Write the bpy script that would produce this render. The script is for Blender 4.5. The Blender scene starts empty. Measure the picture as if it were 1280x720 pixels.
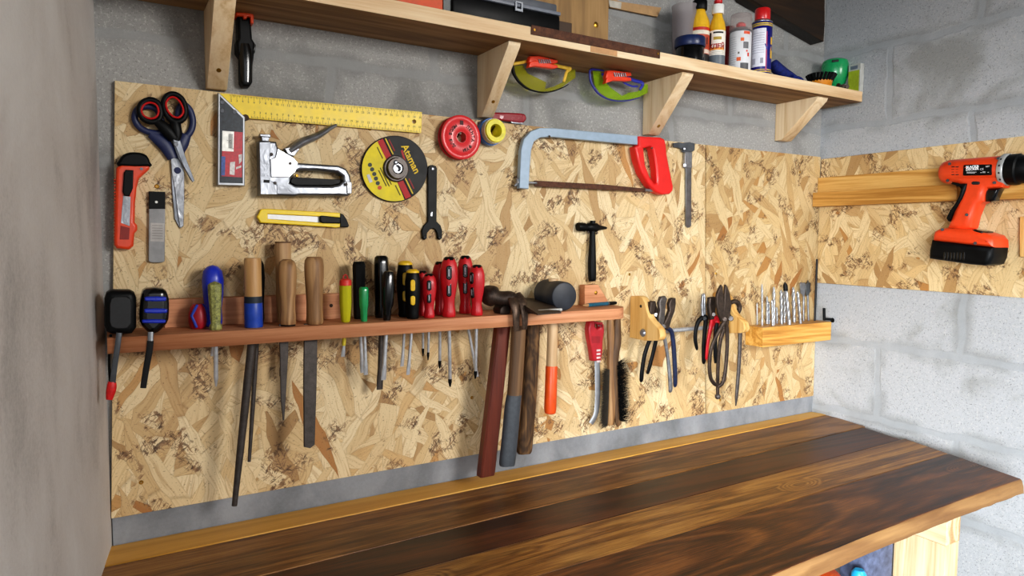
import bpy, bmesh, math, random
from mathutils import Vector, Matrix
random.seed(7)
scn = bpy.context.scene
COL = scn.collection
PI = math.pi
# ---------------------------------------------------------------- camera
F, YAW, PITCH, ROLL = 853.0, 0.5366003, -0.0711814, 0.0076866
CAM = Vector((-0.0061135, -1.2040686, 0.4368353))
WR = 1.695368                      # right wall plane, x
cy_, sy_, cp_, sp_ = math.cos(YAW), math.sin(YAW), math.cos(PITCH), math.sin(PITCH)
FW = Vector((sy_*cp_, cy_*cp_, sp_)); RT0 = Vector((cy_, -sy_, 0)); UP0 = RT0.cross(FW)
RT = RT0*math.cos(ROLL) + UP0*math.sin(ROLL); UP = -RT0*math.sin(ROLL) + UP0*math.cos(ROLL)
cam = bpy.data.cameras.new('camera'); cam.sensor_width = 36; cam.lens = F/1280*36; cam.clip_start = .01
camo = bpy.data.objects.new('camera', cam); COL.objects.link(camo)
M = Matrix((RT, UP, -FW)).transposed().to_4x4(); M.translation = CAM
camo.matrix_world = M; scn.camera = camo

def ray(px, py): return FW + RT*((px-640)/F) - UP*((py-360)/F)
def pl(px, py, ax, v):
    d = ray(px, py); return CAM + d*((v-CAM[ax])/d[ax])
def W(px, py, d=0.0): return pl(px, py, 1, -d)          # on a plane d in front of the back wall
def R(px, py, d=0.0): return pl(px, py, 0, WR-d)        # on a plane d in front of the right wall
def Xp(px, py, x): return pl(px, py, 0, x)
def Zp(px, py, z): return pl(px, py, 2, z)
def pxm(px, py, d=0.0): return (W(px, py-.5, d)-W(px, py+.5, d)).length
def zm(x0, y0, s): return lambda *p: [(x0+a/s, y0+b/s) for a, b in p]

# ---------------------------------------------------------------- scene tree
def link(o): COL.objects.link(o); return o
def thing(name, label, cat, loc, group=None):
    o = link(bpy.data.objects.new(name, None)); o.location = Vector(loc); o.empty_display_size = .02
    o['label'] = label; o['category'] = cat
    if group: o['group'] = group
    return o
def root_loc(p):
    v = Vector((0, 0, 0))
    while p is not None: v += p.location; p = p.parent
    return v
def part(name, me, mat, parent, label=None, smooth=True, stuff=False):
    """mesh in world coordinates -> one child object"""
    base = root_loc(parent)
    me.transform(Matrix.Translation(-base))
    o = link(bpy.data.objects.new(name, me)); o.parent = parent
    me.materials.clear(); me.materials.append(mat)
    shade(me, smooth)
    if label: o['label'] = label
    if stuff: o['kind'] = 'stuff'
    return o
def single(name, me, mat, label, cat, loc=None, group=None, smooth=True):
    if loc is None:
        vs = [v.co for v in me.vertices]
        loc = Vector((sum(v.x for v in vs)/len(vs), sum(v.y for v in vs)/len(vs), min(v.z for v in vs)))
    me.transform(Matrix.Translation(-Vector(loc)))
    o = link(bpy.data.objects.new(name, me)); o.location = loc
    me.materials.clear(); me.materials.append(mat); shade(me, smooth)
    o['label'] = label; o['category'] = cat
    if group: o['group'] = group
    return o
def struct(name, me, mat):
    o = link(bpy.data.objects.new(name, me)); me.materials.clear(); me.materials.append(mat); o['kind'] = 'structure'
    return o
def shade(me, smooth):
    if smooth:
        me.shade_smooth(); me.set_sharp_from_angle(angle=math.radians(smooth if smooth is not True else 42))

# ---------------------------------------------------------------- meshes
def fin(bm):
    bmesh.ops.recalc_face_normals(bm, faces=bm.faces)
    me = bpy.data.meshes.new('m'); bm.to_mesh(me); bm.free(); return me
def join(*ms):
    bm = bmesh.new()
    for m in ms: bm.from_mesh(m)
    me = bpy.data.meshes.new('m'); bm.to_mesh(me); bm.free(); return me
def smoothpts(pts, n=4, closed=True):
    pts = [Vector(p) for p in pts]; N = len(pts); out = []
    rng = range(N) if closed else range(N-1)
    for i in rng:
        g = (lambda k: pts[k % N]) if closed else (lambda k: pts[min(max(k, 0), N-1)])
        a, b, c, d = g(i-1), g(i), g(i+1), g(i+2)
        for j in range(n):
            t = j/n
            out.append(.5*((2*b)+(c-a)*t+(2*a-5*b+4*c-d)*t*t+(3*b-a-3*c+d)*t*t*t))
    if not closed: out.append(pts[-1])
    return out
FB = Matrix(((1, 0, 0), (0, 0, -1), (0, 1, 0)))          # columns X, Z, -Y : back wall frame
FR = Matrix(((0, 0, -1), (-1, 0, 0), (0, 1, 0)))         # right wall frame
FZ = Matrix.Identity(3)
FXL = Matrix(((0, 0, -1), (1, 0, 0), (0, 1, 0)))         # unused helper frame
def flat(outs, depth, frame, origin, bev=0.0, res=2):
    """extruded 2-D shape (first outline outer, others holes) centred on origin, in frame"""
    cu = bpy.data.curves.new('c', 'CURVE'); cu.dimensions = '2D'; cu.fill_mode = 'BOTH'
    bev = min(bev, depth*.499)
    cu.extrude = max(depth/2-bev, 0); cu.bevel_depth = bev; cu.bevel_resolution = res; cu.offset = -bev
    for o in outs:
        s = cu.splines.new('POLY'); s.points.add(len(o)-1); s.use_cyclic_u = True
        for p, q in zip(s.points, o): p.co = (q[0], q[1], 0, 1)
    ob = bpy.data.objects.new('c', cu); me = bpy.data.meshes.new_from_object(ob)
    bpy.data.objects.remove(ob); bpy.data.curves.remove(cu)
    m = frame.to_4x4(); m.translation = Vector(origin); me.transform(m)
    return me
def flatW(out, d0, d1, holes=(), bev=.0008, sm=0, res=2):
    """outline in photo pixels lying on the plane d1 off the back wall, extruded back to d0"""
    outs = []
    for k, o in enumerate([out]+list(holes)):
        p = [W(x, y, d1) for x, y in o]; p = [Vector((q.x, q.z, 0)) for q in p]
        if sm: p = smoothpts(p, sm)
        outs.append([(q.x, q.y) for q in p])
    return flat(outs, d1-d0, FB, (0, -(d0+d1)/2, 0), bev, res)
def flatR(out, d0, d1, holes=(), bev=.0008, sm=0, res=2):
    outs = []
    for o in [out]+list(holes):
        p = [R(x, y, d1) for x, y in o]; p = [Vector((-q.y, q.z, 0)) for q in p]
        if sm: p = smoothpts(p, sm)
        outs.append([(q.x, q.y) for q in p])
    return flat(outs, d1-d0, FR, (WR-(d0+d1)/2, 0, 0), bev, res)
def boxm(a, b, bev=0.0, seg=2):
    bm = bmesh.new(); bmesh.ops.create_cube(bm, size=1)
    a, b = Vector(a), Vector(b)
    for v in bm.verts: v.co = Vector((a[i]+(b[i]-a[i])*(v.co[i]+.5) for i in range(3)))
    if bev: bmesh.ops.bevel(bm, geom=bm.edges, offset=bev, segments=seg, profile=.5, affect='EDGES')
    return fin(bm)
def obox(c, size, rot=None, bev=0.0, seg=2):
    bm = bmesh.new(); bmesh.ops.create_cube(bm, size=1)
    for v in bm.verts: v.co = Vector((v.co[i]*size[i] for i in range(3)))
    if bev: bmesh.ops.bevel(bm, geom=bm.edges, offset=bev, segments=seg, profile=.5, affect='EDGES')
    m = (rot or Matrix.Identity(3)).to_4x4(); m.translation = Vector(c); bm.transform(m)
    return fin(bm)
def frame_of(d):
    d = d.normalized(); a = Vector((0, 0, 1)) if abs(d.z) < .9 else Vector((0, -1, 0))
    x = a.cross(d).normalized(); y = d.cross(x); return x, y
def tube(pts, r, seg=12, ell=1.0, closed=False, up=None, cap=True):
    """swept circle; r a number or one per point; ell flattens it along 'up'"""
    pts = [Vector(p) for p in pts]; n = len(pts)
    if not hasattr(r, '__len__'): r = [r]*n
    bm = bmesh.new(); rings = []; x = None
    for i in range(n):
        a = pts[(i-1) % n] if (closed or i > 0) else pts[i]
        b = pts[(i+1) % n] if (closed or i < n-1) else pts[i]
        t = (b-a).normalized()
        if up is not None: y = (Vector(up)-t*t.dot(Vector(up))).normalized(); x = y.cross(t)
        elif x is None: x, y = frame_of(t)
        else: x = (x-t*x.dot(t)).normalized(); y = t.cross(x)
        rings.append([bm.verts.new(pts[i]+(x*math.cos(u)+y*ell*math.sin(u))*r[i]) for u in [2*PI*k/seg for k in range(seg)]])
    for i in range(n if closed else n-1):
        A, B = rings[i], rings[(i+1) % n]
        for k in range(seg): bm.faces.new((A[k], A[(k+1) % seg], B[(k+1) % seg], B[k]))
    if not closed and cap: bm.faces.new(rings[0]); bm.faces.new(rings[-1])
    return fin(bm)
def tubeW(pp, seg=12, sm=0, ell=1.0, closed=False, up=None):
    """points (px, py, d, radius in px)"""
    v = [W(a, b, d) for a, b, d, r in pp]; rr = [r*pxm(a, b, d) for a, b, d, r in pp]
    if sm:
        v4 = smoothpts(v, sm, closed); k = [Vector((q, 0, 0)) for q in rr]; rr = [max(q.x, 1e-5) for q in smoothpts(k, sm, closed)]; v = v4
    return tube(v, rr, seg, ell, closed, up)
def lathe(A, B, prof, seg=24, flute=None, twist=0, cap=True):
    """prof: (t along A->B, radius in metres); flute=(n, amount) ripples the section"""
    A, B = Vector(A), Vector(B); d = B-A; x, y = frame_of(d); bm = bmesh.new(); rings = []
    for t, r in prof:
        c = A+d*t
        if r < 1e-6: rings.append([bm.verts.new(c)]); continue
        ring = []
        for k in range(seg):
            u = 2*PI*k/seg; rr = r*(1+flute[1]*math.cos(flute[0]*u+twist*t)) if flute else r
            ring.append(bm.verts.new(c+(x*math.cos(u)+y*math.sin(u))*rr))
        rings.append(ring)
    for P, Q in zip(rings, rings[1:]):
        if len(P) == 1 and len(Q) == 1: continue
        for k in range(seg):
            k2 = (k+1) % seg
            if len(P) == 1: bm.faces.new((P[0], Q[k2], Q[k]))
            elif len(Q) == 1: bm.faces.new((P[k], P[k2], Q[0]))
            else: bm.faces.new((P[k], P[k2], Q[k2], Q[k]))
    if not cap: prof = 0
    if cap and len(rings[0]) > 1: bm.faces.new(rings[0])
    if cap and len(rings[-1]) > 1: bm.faces.new(rings[-1])
    return fin(bm)
def cyl(A, B, r, seg=20, bev=0.0):
    L = (Vector(B)-Vector(A)).length; e = bev/L if L else 0
    pr = [(0, r-bev), (e, r), (1-e, r), (1, r-bev)] if bev else [(0, r), (1, r)]
    return lathe(A, B, pr, seg)
def ball(c, r, seg=16):
    if not hasattr(r, '__len__'): r = (r, r, r)
    bm = bmesh.new(); bmesh.ops.create_uvsphere(bm, u_segments=seg, v_segments=max(6, seg//2), radius=1)
    for v in bm.verts: v.co = Vector(c)+Vector((v.co[i]*r[i] for i in range(3)))
    return fin(bm)
def patch(c, r, a0, a1, z0, z1, n=16):
    """piece of a cylinder wall about the vertical through c"""
    bm = bmesh.new(); q = []
    for i in range(n+1):
        a = a0+(a1-a0)*i/n; p = Vector((c[0]+r*math.cos(a), c[1]+r*math.sin(a), 0))
        q.append((bm.verts.new((p.x, p.y, z0)), bm.verts.new((p.x, p.y, z1))))
    for (a, b), (e, f) in zip(q, q[1:]): bm.faces.new((a, e, f, b))
    return fin(bm)
def facing(c): return math.atan2(CAM.y-c[1], CAM.x-c[0])   # the angle a round thing turns towards the doorway
def text2d(s, size, ext=.0001, align='CENTER', bold=0.0, sx=1.0, shear=0):
    cu = bpy.data.curves.new('t', 'FONT'); cu.body = s; cu.size = size; cu.extrude = ext
    cu.align_x = align; cu.align_y = 'CENTER'; cu.offset = bold; cu.resolution_u = 2; cu.shear = shear
    ob = bpy.data.objects.new('t', cu); me = bpy.data.meshes.new_from_object(ob)
    bpy.data.objects.remove(ob); bpy.data.curves.remove(cu)
    if sx != 1: me.transform(Matrix.Diagonal((sx, 1, 1, 1)))
    return me
def place(me, frame, o, ang=0.0):
    m = (frame @ Matrix.Rotation(ang, 3, 'Z')).to_4x4(); m.translation = Vector(o); me.transform(m); return me
def wrap(me, c, r, a, z):
    """bend a flat text round a vertical cylinder; text x runs anticlockwise seen from above"""
    for v in me.vertices:
        u = a+v.co.x/r; rr = r+v.co.z; v.co = Vector((c[0]+rr*math.cos(u), c[1]+rr*math.sin(u), z+v.co.y))
    return me
def quadW(pp, d): return flatW(pp, d-.0003, d, bev=0)
def circ(c, r, n=24, ry=None):
    return [(c[0]+r*math.cos(2*PI*k/n), c[1]+(ry or r)*math.sin(2*PI*k/n)) for k in range(n)]
def screw_head(px, py, d, r=.0035, n=FB):
    c = W(px, py, d); return lathe(c+Vector((0, .002, 0)), c-Vector((0, .0012, 0)), [(0, r*.9), (.6, r), (1, r*.6), (1, r*.3), (.6, r*.25), (.6, 0)], 14)
# ---------------------------------------------------------------- materials
def C(h):
    h = h.lstrip('#'); v = [int(h[i:i+2], 16)/255 for i in (0, 2, 4)]
    return tuple([(x/12.92 if x <= .04045 else ((x+.055)/1.055)**2.4) for x in v]+[1])
class NT:
    def __init__(s, name):
        s.m = bpy.data.materials.new(name); s.m.use_nodes = True; s.t = s.m.node_tree; s.n = s.t.nodes
        s.b = s.n['Principled BSDF']
    def N(s, ty, ins=None, **kw):
        n = s.n.new(ty)
        for k, v in kw.items(): setattr(n, k, v)
        for k, v in (ins or {}).items(): s.put(n.inputs[k], v)
        return n
    def put(s, sock, v):
        if isinstance(v, bpy.types.NodeSocket): s.t.links.new(v, sock)
        else: sock.default_value = v
    def math(s, op, a, b=None, c=None, clamp=False):
        n = s.N('ShaderNodeMath', operation=op, use_clamp=clamp); s.put(n.inputs[0], a)
        if b is not None: s.put(n.inputs[1], b)
        if c is not None: s.put(n.inputs[2], c)
        return n.outputs[0]
    def mix(s, f, a, b, mode='MIX'):
        n = s.N('ShaderNodeMix', data_type='RGBA', blend_type=mode); s.put(n.inputs[0], f); s.put(n.inputs[6], a); s.put(n.inputs[7], b); return n.outputs[2]
    def ramp(s, f, stops, interp='LINEAR'):
        n = s.N('ShaderNodeValToRGB'); n.color_ramp.interpolation = interp; e = n.color_ramp.elements
        while len(e) < len(stops): e.new(.5)
        for q, (p, c) in zip(e, stops): q.position = p; q.color = c
        s.put(n.inputs[0], f); return n.outputs[0]
    def smooth(s, v, a, b):
        n = s.N('ShaderNodeMapRange', interpolation_type='SMOOTHSTEP'); s.put(n.inputs[0], v); n.inputs[1].default_value = a; n.inputs[2].default_value = b
        return n.outputs[0]
    def obj(s): return s.N('ShaderNodeTexCoord').outputs['Object']
    def rnd(s): return s.N('ShaderNodeObjectInfo').outputs['Random']
    def scale(s, v, xyz, rot=(0, 0, 0), loc=(0, 0, 0)):
        n = s.N('ShaderNodeMapping'); s.put(n.inputs[0], v); n.inputs['Scale'].default_value = xyz; n.inputs['Rotation'].default_value = rot; n.inputs['Location'].default_value = loc
        return n.outputs[0]
    def noise(s, v, sc, det=3, rough=.55, dist=0, dim='3D'):
        n = s.N('ShaderNodeTexNoise', noise_dimensions=dim); s.put(n.inputs['Vector'], v); n.inputs['Scale'].default_value = sc; n.inputs['Detail'].default_value = det
        n.inputs['Roughness'].default_value = rough; n.inputs['Distortion'].default_value = dist; return n.outputs[0]
    def bump(s, h, st=.2, dist=.002):
        n = s.N('ShaderNodeBump'); s.put(n.inputs['Height'], h); n.inputs['Strength'].default_value = st; n.inputs['Distance'].default_value = dist
        s.put(s.b.inputs['Normal'], n.outputs[0])
    def out(s, col, rough=.5, metal=0, **kw):
        s.put(s.b.inputs['Base Color'], col); s.put(s.b.inputs['Roughness'], rough); s.put(s.b.inputs['Metallic'], metal)
        for k, v in kw.items(): s.put(s.b.inputs[k], v)
        return s.m
CACHE = {}
def pm(col, rough=.45, metal=0.0, var=.12, sc=60, coat=0, bump=.05):
    """painted / plastic / metal: colour with slight procedural mottling"""
    k = (col, rough, metal, var, sc, coat)
    if k in CACHE: return CACHE[k]
    t = NT('surface_'+col.strip('#')); o = t.obj(); n = t.noise(o, sc, 4, .6)
    c = C(col); d = tuple([x*(1-var*2) for x in c[:3]]+[1]); e = tuple([min(1, x*(1+var)) for x in c[:3]]+[1])
    t.out(t.ramp(n, [(.3, d), (.7, e)]), t.math('MULTIPLY_ADD', n, .2, rough-.1), metal)
    if coat: t.b.inputs['Coat Weight'].default_value = coat; t.b.inputs['Coat Roughness'].default_value = .1
    if bump: t.bump(t.noise(o, sc*8, 2), bump, .0005)
    CACHE[k] = t.m; return t.m
def chrome(col, rough, sc, metal):
    t = NT('bright_metal'); o = t.obj(); n = t.noise(o, sc, 3, .6, .5); c = C(col)
    t.out(t.ramp(n, [(.3, tuple([x*.62 for x in c[:3]]+[1])), (.62, c)]), t.math('MULTIPLY_ADD', t.noise(o, sc*4, 3), .3, rough-.1), metal)
    t.bump(n, .35, .003); return t.m
def rusty(col, col2, rough=.55, metal=.6, sc=90):
    k = ('r', col, col2, rough, metal)
    if k in CACHE: return CACHE[k]
    t = NT('worn_'+col.strip('#')); o = t.obj(); n = t.noise(o, sc, 6, .7); n2 = t.noise(o, sc*6, 3, .6)
    f = t.math('MULTIPLY_ADD', n2, .5, t.math('MULTIPLY', n, .8)); c = t.ramp(f, [(.45, C(col)), (.8, C(col2))])
    t.out(c, t.math('MULTIPLY_ADD', n2, .3, rough-.15), metal); t.bump(f, .25, .0006); CACHE[k] = t.m; return t.m
def clear(col, rough=.08, tr=.9, alpha=1.0):
    k = ('c', col, rough, tr, alpha)
    if k in CACHE: return CACHE[k]
    t = NT('clear_'+col.strip('#')); n = t.noise(t.obj(), 40, 2)
    t.out(t.mix(n, C(col), tuple([x*.9 for x in C(col)[:3]]+[1])), t.math('MULTIPLY_ADD', n, .08, rough), 0)
    t.b.inputs['Transmission Weight'].default_value = tr; t.b.inputs['IOR'].default_value = 1.15; t.b.inputs['Alpha'].default_value = alpha
    CACHE[k] = t.m; return t.m
def wood(name, cols, axis=0, sc=1.0, ring=10., rough=.6, knots=0.0, stain=None, grain=.35, seed=0.0, knotcol='#5a3517', long=.06, fa=.6, ff=260):
    """grain along axis; cols dark -> light"""
    t = NT(name); o = t.obj(); r = t.rnd()
    off = t.N('ShaderNodeCombineXYZ', {0: t.math('MULTIPLY', r, 7.3), 1: t.math('MULTIPLY', r, 3.1), 2: t.math('MULTIPLY_ADD', r, 5.7, seed)}).outputs[0]
    v = t.N('ShaderNodeVectorMath', {0: o, 1: off}, operation='ADD').outputs[0]
    s = [1., 1., 1.]; s[axis] = long*1.6; wv = t.scale(v, tuple(x*sc for x in s))
    big = t.noise(wv, ring, 3, .5, 1.2)
    knot = None
    if knots:
        ks = [6., 13., 13.]; 
        ks = [13., 13., 13.]; ks[axis] = 5.
        vn = t.N('ShaderNodeTexVoronoi', {'Vector': t.scale(v, tuple(ks)), 'Scale': 1.0}, feature='F1')
        cell = t.N('ShaderNodeSeparateColor', {0: vn.outputs['Color']}).outputs[0]
        has = t.math('GREATER_THAN', cell, 1-knots)
        kd = t.math('MULTIPLY', has, t.smooth(vn.outputs['Distance'], .38, .02))
        core = t.math('MULTIPLY', has, t.smooth(vn.outputs['Distance'], .16, .09)); knot = core
        big = t.math('MULTIPLY_ADD', kd, .9, big)
    rings = t.math('MULTIPLY_ADD', t.math('SINE', t.math('MULTIPLY', big, 38.)), .5, .5)
    s2 = [1., 1., 1.]; s2[axis] = .035; fine = t.noise(t.scale(v, tuple(x*sc for x in s2)), ff, 4, .7)
    mot = t.noise(wv, 5, 4, .6)
    f = t.math('ADD', t.math('MULTIPLY', rings, grain), t.math('ADD', t.math('MULTIPLY_ADD', fine, fa, .25-fa*.5), t.math('MULTIPLY_ADD', mot, .9, -.35-grain*.25)))
    n = len(cols); c = t.ramp(f, [(.15+.7*i/(n-1), C(h)) for i, h in enumerate(cols)])
    if knot is not None: c = t.mix(t.math('MULTIPLY', knot, .85), c, C(knotcol))
    if stain:
        sv = [2.2, 9., 9.]; sv = [17., 17., 17.]; sv[axis] = 1.3
        st = t.smooth(t.noise(t.scale(v, tuple(sv)), 1.0, 5, .65, .6), stain[1], stain[2]); c = t.mix(t.math('MULTIPLY', st, stain[3]), c, C(stain[0]))
    t.out(c, t.math('MULTIPLY_ADD', fine, .25, rough-.12)); t.bump(t.math('MULTIPLY_ADD', rings, .3, fine), .12, .0008)
    return t.m
def osb(name, back=True, dark=1.0, seed=0.):
    t = NT(name); o = t.obj(); sp = t.N('ShaderNodeSeparateXYZ', {0: o})
    uv = t.N('ShaderNodeCombineXYZ', {0: sp.outputs[0 if back else 1], 1: sp.outputs[2], 2: 0.}).outputs[0]
    uv = t.N('ShaderNodeVectorMath', {0: uv, 1: (seed, seed*.7, 0)}, operation='ADD').outputs[0]
    wn = t.N('ShaderNodeTexNoise', {'Vector': uv, 'Scale': 9., 'Detail': 2.}, noise_dimensions='2D').outputs['Color']
    wv = t.N('ShaderNodeVectorMath', {0: wn, 1: (.5, .5, .5)}, operation='SUBTRACT').outputs[0]
    uv = t.N('ShaderNodeVectorMath', {0: wv, 1: (.03, .03, 0), 2: uv}, operation='MULTIPLY_ADD').outputs[0]
    col = None; hgt = None
    layers = [(.35, 8, 30), (1.45, 7, 30), (-.75, 9, 34), (.95, 8, 38), (-1.25, 7, 32), (2.0, 10, 42), (-.3, 8, 36), (1.75, 6.5, 28), (.6, 11, 50), (-.95, 13, 60), (1.2, 9, 46)]
    tones = [(.0, C('#a98659')), (.06, C('#c2a273')), (.22, C('#d0b485')), (.5, C('#dac398')), (.78, C('#e4d1aa')), (.93, C('#d9bd8c')), (.98, C('#bb8c52')), (1., C('#a87440'))]
    for k, (a, sx, sy) in enumerate(layers):
        rv = t.scale(uv, (1, 1, 1), (0, 0, a), (k*1.37, k*.73, 0))
        vo = t.N('ShaderNodeTexVoronoi', {'Vector': t.scale(rv, (sx, sy, 1)), 'Scale': 1., 'Randomness': 1.}, voronoi_dimensions='2D', feature='F1')
        ed = t.N('ShaderNodeTexVoronoi', {'Vector': t.scale(rv, (sx, sy, 1)), 'Scale': 1., 'Randomness': 1.}, voronoi_dimensions='2D', feature='DISTANCE_TO_EDGE').outputs['Distance']
        sc = t.N('ShaderNodeSeparateColor', {0: vo.outputs['Color']})
        g = t.noise(t.scale(rv, (12, 260, 1)), 1., 3, .65, 0, '2D')
        base = t.ramp(sc.outputs[0], tones)
        base = t.mix(t.math('MULTIPLY', t.smooth(g, .46, .74), .5), base, C('#a98350'))
        base = t.mix(t.math('MULTIPLY', t.smooth(ed, .05, .0), .28), base, C('#7a5832'))
        if col is None: col, hgt = base, sc.outputs[2]
        else:
            m = t.math('GREATER_THAN', sc.outputs[1], .60 if k < 8 else .72)
            col = t.mix(m, col, base)
            hn = t.N('ShaderNodeMix', data_type='FLOAT'); t.put(hn.inputs[0], m); t.put(hn.inputs[2], hgt); t.put(hn.inputs[3], sc.outputs[2]); hgt = hn.outputs[0]
    # clusters of small dark bark chips
    cl = t.smooth(t.noise(uv, 15, 2, .6, 0, '2D'), .50, .64)
    for k, (a, sx, sy, n0) in enumerate([(.9, 60, 150, .60), (-.7, 70, 170, .61), (2.3, 50, 190, .62)]):
        rv = t.scale(t.scale(uv, (1, 1, 1), (0, 0, a), (k*2.1, k, 0)), (sx, sy, 1))
        m = t.smooth(t.math('MULTIPLY_ADD', cl, .12, t.math('SUBTRACT', t.noise(rv, 1., 3, .7, .8, '2D'), .10)), n0-.04, n0)
        tone = t.ramp(t.noise(uv, 60+k*20, 1, .5, 0, '2D'), [(.35, C('#4b3424')), (.5, C('#77573b')), (.65, C('#9a7752'))])
        col = t.mix(t.math('MULTIPLY', m, t.math('MULTIPLY', cl, .85)), col, tone)
    sp_ = t.smooth(t.noise(t.scale(uv, (260, 420, 1)), 1., 1, .5, 0, '2D'), .70, .76)
    col = t.mix(t.math('MULTIPLY', sp_, .5), col, C('#5a3f28'))
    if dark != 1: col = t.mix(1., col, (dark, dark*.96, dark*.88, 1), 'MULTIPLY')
    t.out(col, .62); t.bump(hgt, .3, .0012)
    return t.m
def block(name, ax, tint='#8f9092', mort='#80848a', off=(0, 0), rough=.9, damp='#6d6e6b', flip=1, plain=0.0):
    """aerated concrete blocks with smeared joints; ax = horizontal axis of the wall"""
    t = NT(name); o = t.obj(); sp = t.N('ShaderNodeSeparateXYZ', {0: o})
    u = t.math('ADD', t.math('MULTIPLY', sp.outputs[ax], flip), off[0]); v = t.math('ADD', sp.outputs[2], off[1])
    uv = t.N('ShaderNodeCombineXYZ', {0: u, 1: v, 2: 0.}).outputs[0]
    nz = t.N('ShaderNodeTexNoise', {'Vector': o, 'Scale': 11., 'Detail': 4.}).outputs['Color']
    wv = t.N('ShaderNodeVectorMath', {0: nz, 1: (.5, .5, .5)}, operation='SUBTRACT').outputs[0]
    uvw = t.N('ShaderNodeVectorMath', {0: wv, 1: (.035, .03, 0), 2: uv}, operation='MULTIPLY_ADD').outputs[0]
    br = t.N('ShaderNodeTexBrick', {'Vector': uvw, 'Color1': (0, 0, 0, 1), 'Color2': (1, 1, 1, 1), 'Mortar': (.5, .5, .5, 1), 'Scale': 1., 'Mortar Size': .011, 'Mortar Smooth': .5, 'Bias': 0., 'Brick Width': .40, 'Row Height': .19}, offset=.5)
    fac = br.outputs['Fac']; rowc = t.N('ShaderNodeSeparateColor', {0: br.outputs['Color']}).outputs[0]
    br2 = t.N('ShaderNodeTexBrick', {'Vector': uvw, 'Color1': (0, 0, 0, 1), 'Color2': (0, 0, 0, 1), 'Mortar': (1, 1, 1, 1), 'Scale': 1., 'Mortar Size': .034, 'Mortar Smooth': .9, 'Brick Width': .40, 'Row Height': .19}, offset=.5)
    wide = t.math('MULTIPLY', br2.outputs['Fac'], t.smooth(t.noise(o, 7, 3), .42, .6))
    pore = t.noise(o, 300, 2, .8); por2 = t.noise(o, 190, 2, .8)
    c = t.mix(t.math('MULTIPLY_ADD', rowc, .5, .1), C(tint), tuple([x*.8 for x in C(tint)[:3]]+[1]))
    c = t.mix(t.math('MULTIPLY', t.smooth(pore, .56, .70), .6), c, C('#555554'))
    c = t.mix(t.math('MULTIPLY', t.smooth(por2, .54, .66), .55), c, C('#c9c8c4'))
    dm = t.smooth(t.noise(o, 4.2, 4, .6, .4), .5, .66)
    c = t.mix(t.math('MULTIPLY', dm, .6), c, C(damp))
    c = t.mix(t.math('MULTIPLY', wide, .75), c, t.mix(t.noise(o, 18, 4), C(damp), C(mort)))
    c = t.mix(t.math('MULTIPLY', fac, .8), c, t.mix(t.noise(o, 30, 4), C(mort), tuple([min(1, x*1.4) for x in C(mort)[:3]]+[1])))
    h = t.math('ADD', t.math('MULTIPLY', t.math('ADD', pore, por2), .25), t.math('MULTIPLY_ADD', t.math('MULTIPLY', t.math('MAXIMUM', wide, fac), 1.), -.5, t.math('MULTIPLY', t.noise(o, 14, 4), .6)))
    t.out(c, rough); t.bump(h, .5, .004)
    return t.m
def plaster(name, cols, vert=True, sc=3.):
    t = NT(name); o = t.obj()
    v = t.scale(o, (1, 1.3, .8)); a = t.noise(v, sc, 4, .55, .5); b = t.noise(o, 220, 3, .7); e = t.noise(t.scale(o, (1, 1.5, .35)), 9, 4, .6)
    f = t.math('ADD', t.math('MULTIPLY', a, .75), t.math('ADD', t.math('MULTIPLY', b, .15), t.math('MULTIPLY', e, .14)))
    n = len(cols); t.out(t.ramp(f, [(.36+.32*i/(n-1), C(h)) for i, h in enumerate(cols)]), .9); t.bump(t.math('ADD', a, t.math('MULTIPLY', b, .3)), .3, .004)
    return t.m

M_back = block('block_wall_back', 0, '#a3a29f', '#8b8c8b', (.06, .02))
M_right = block('block_wall_right', 1, '#b6b8ba', '#999c9e', (.012, .02), damp='#83837c', flip=-1)
M_left = plaster('plaster_left', ['#a09a95', '#c0bab5', '#cbc7c3', '#d2cfcb'])
M_conc = plaster('concrete_strip', ['#6d7073', '#83868a', '#979a9e'], sc=9.)
M_floor = plaster('floor_dirt', ['#3d3b39', '#545250', '#6b6966'], sc=5.)
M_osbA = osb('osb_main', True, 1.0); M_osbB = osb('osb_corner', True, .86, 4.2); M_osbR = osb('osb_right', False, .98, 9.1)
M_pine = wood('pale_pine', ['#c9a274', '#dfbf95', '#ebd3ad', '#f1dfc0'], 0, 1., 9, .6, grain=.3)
M_under = wood('brown_pine', ['#6f5034', '#8f6d48', '#a58259', '#b39269'], 0, 1., 9, .7, grain=.3, stain=('#5a3f28', .5, .7, .6))  # darker brown tone for the shelf board's top and bottom faces
M_pineZ = wood('pale_pine_upright', ['#cdac7e', '#e2c79f', '#edd7b4', '#f2e1c4'], 2, 1., 9, .6, grain=.25)
M_rack = wood('reddish_plank', ['#b8774f', '#cf936a', '#dda57e', '#e5b592'], 0, 1., 8, .6, grain=.22, knots=.05, knotcol='#7a4526')
M_batten = wood('golden_batten', ['#a8742f', '#c6934a', '#d9ad66', '#e4c07f'], 1, 1., 9, .5, grain=.3, knots=.12, knotcol='#5d3312')
M_gold = wood('golden_pine', ['#a9702a', '#cb9444', '#dcae60', '#e6c07a'], 0, 1., 9, .42, grain=.3, knots=.1, knotcol='#5c2b0f')
M_goldZ = wood('golden_pine_block', ['#b98745', '#d3a560', '#dfb877', '#e6c68c'], 2, 1., 10, .5, grain=.3)
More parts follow.
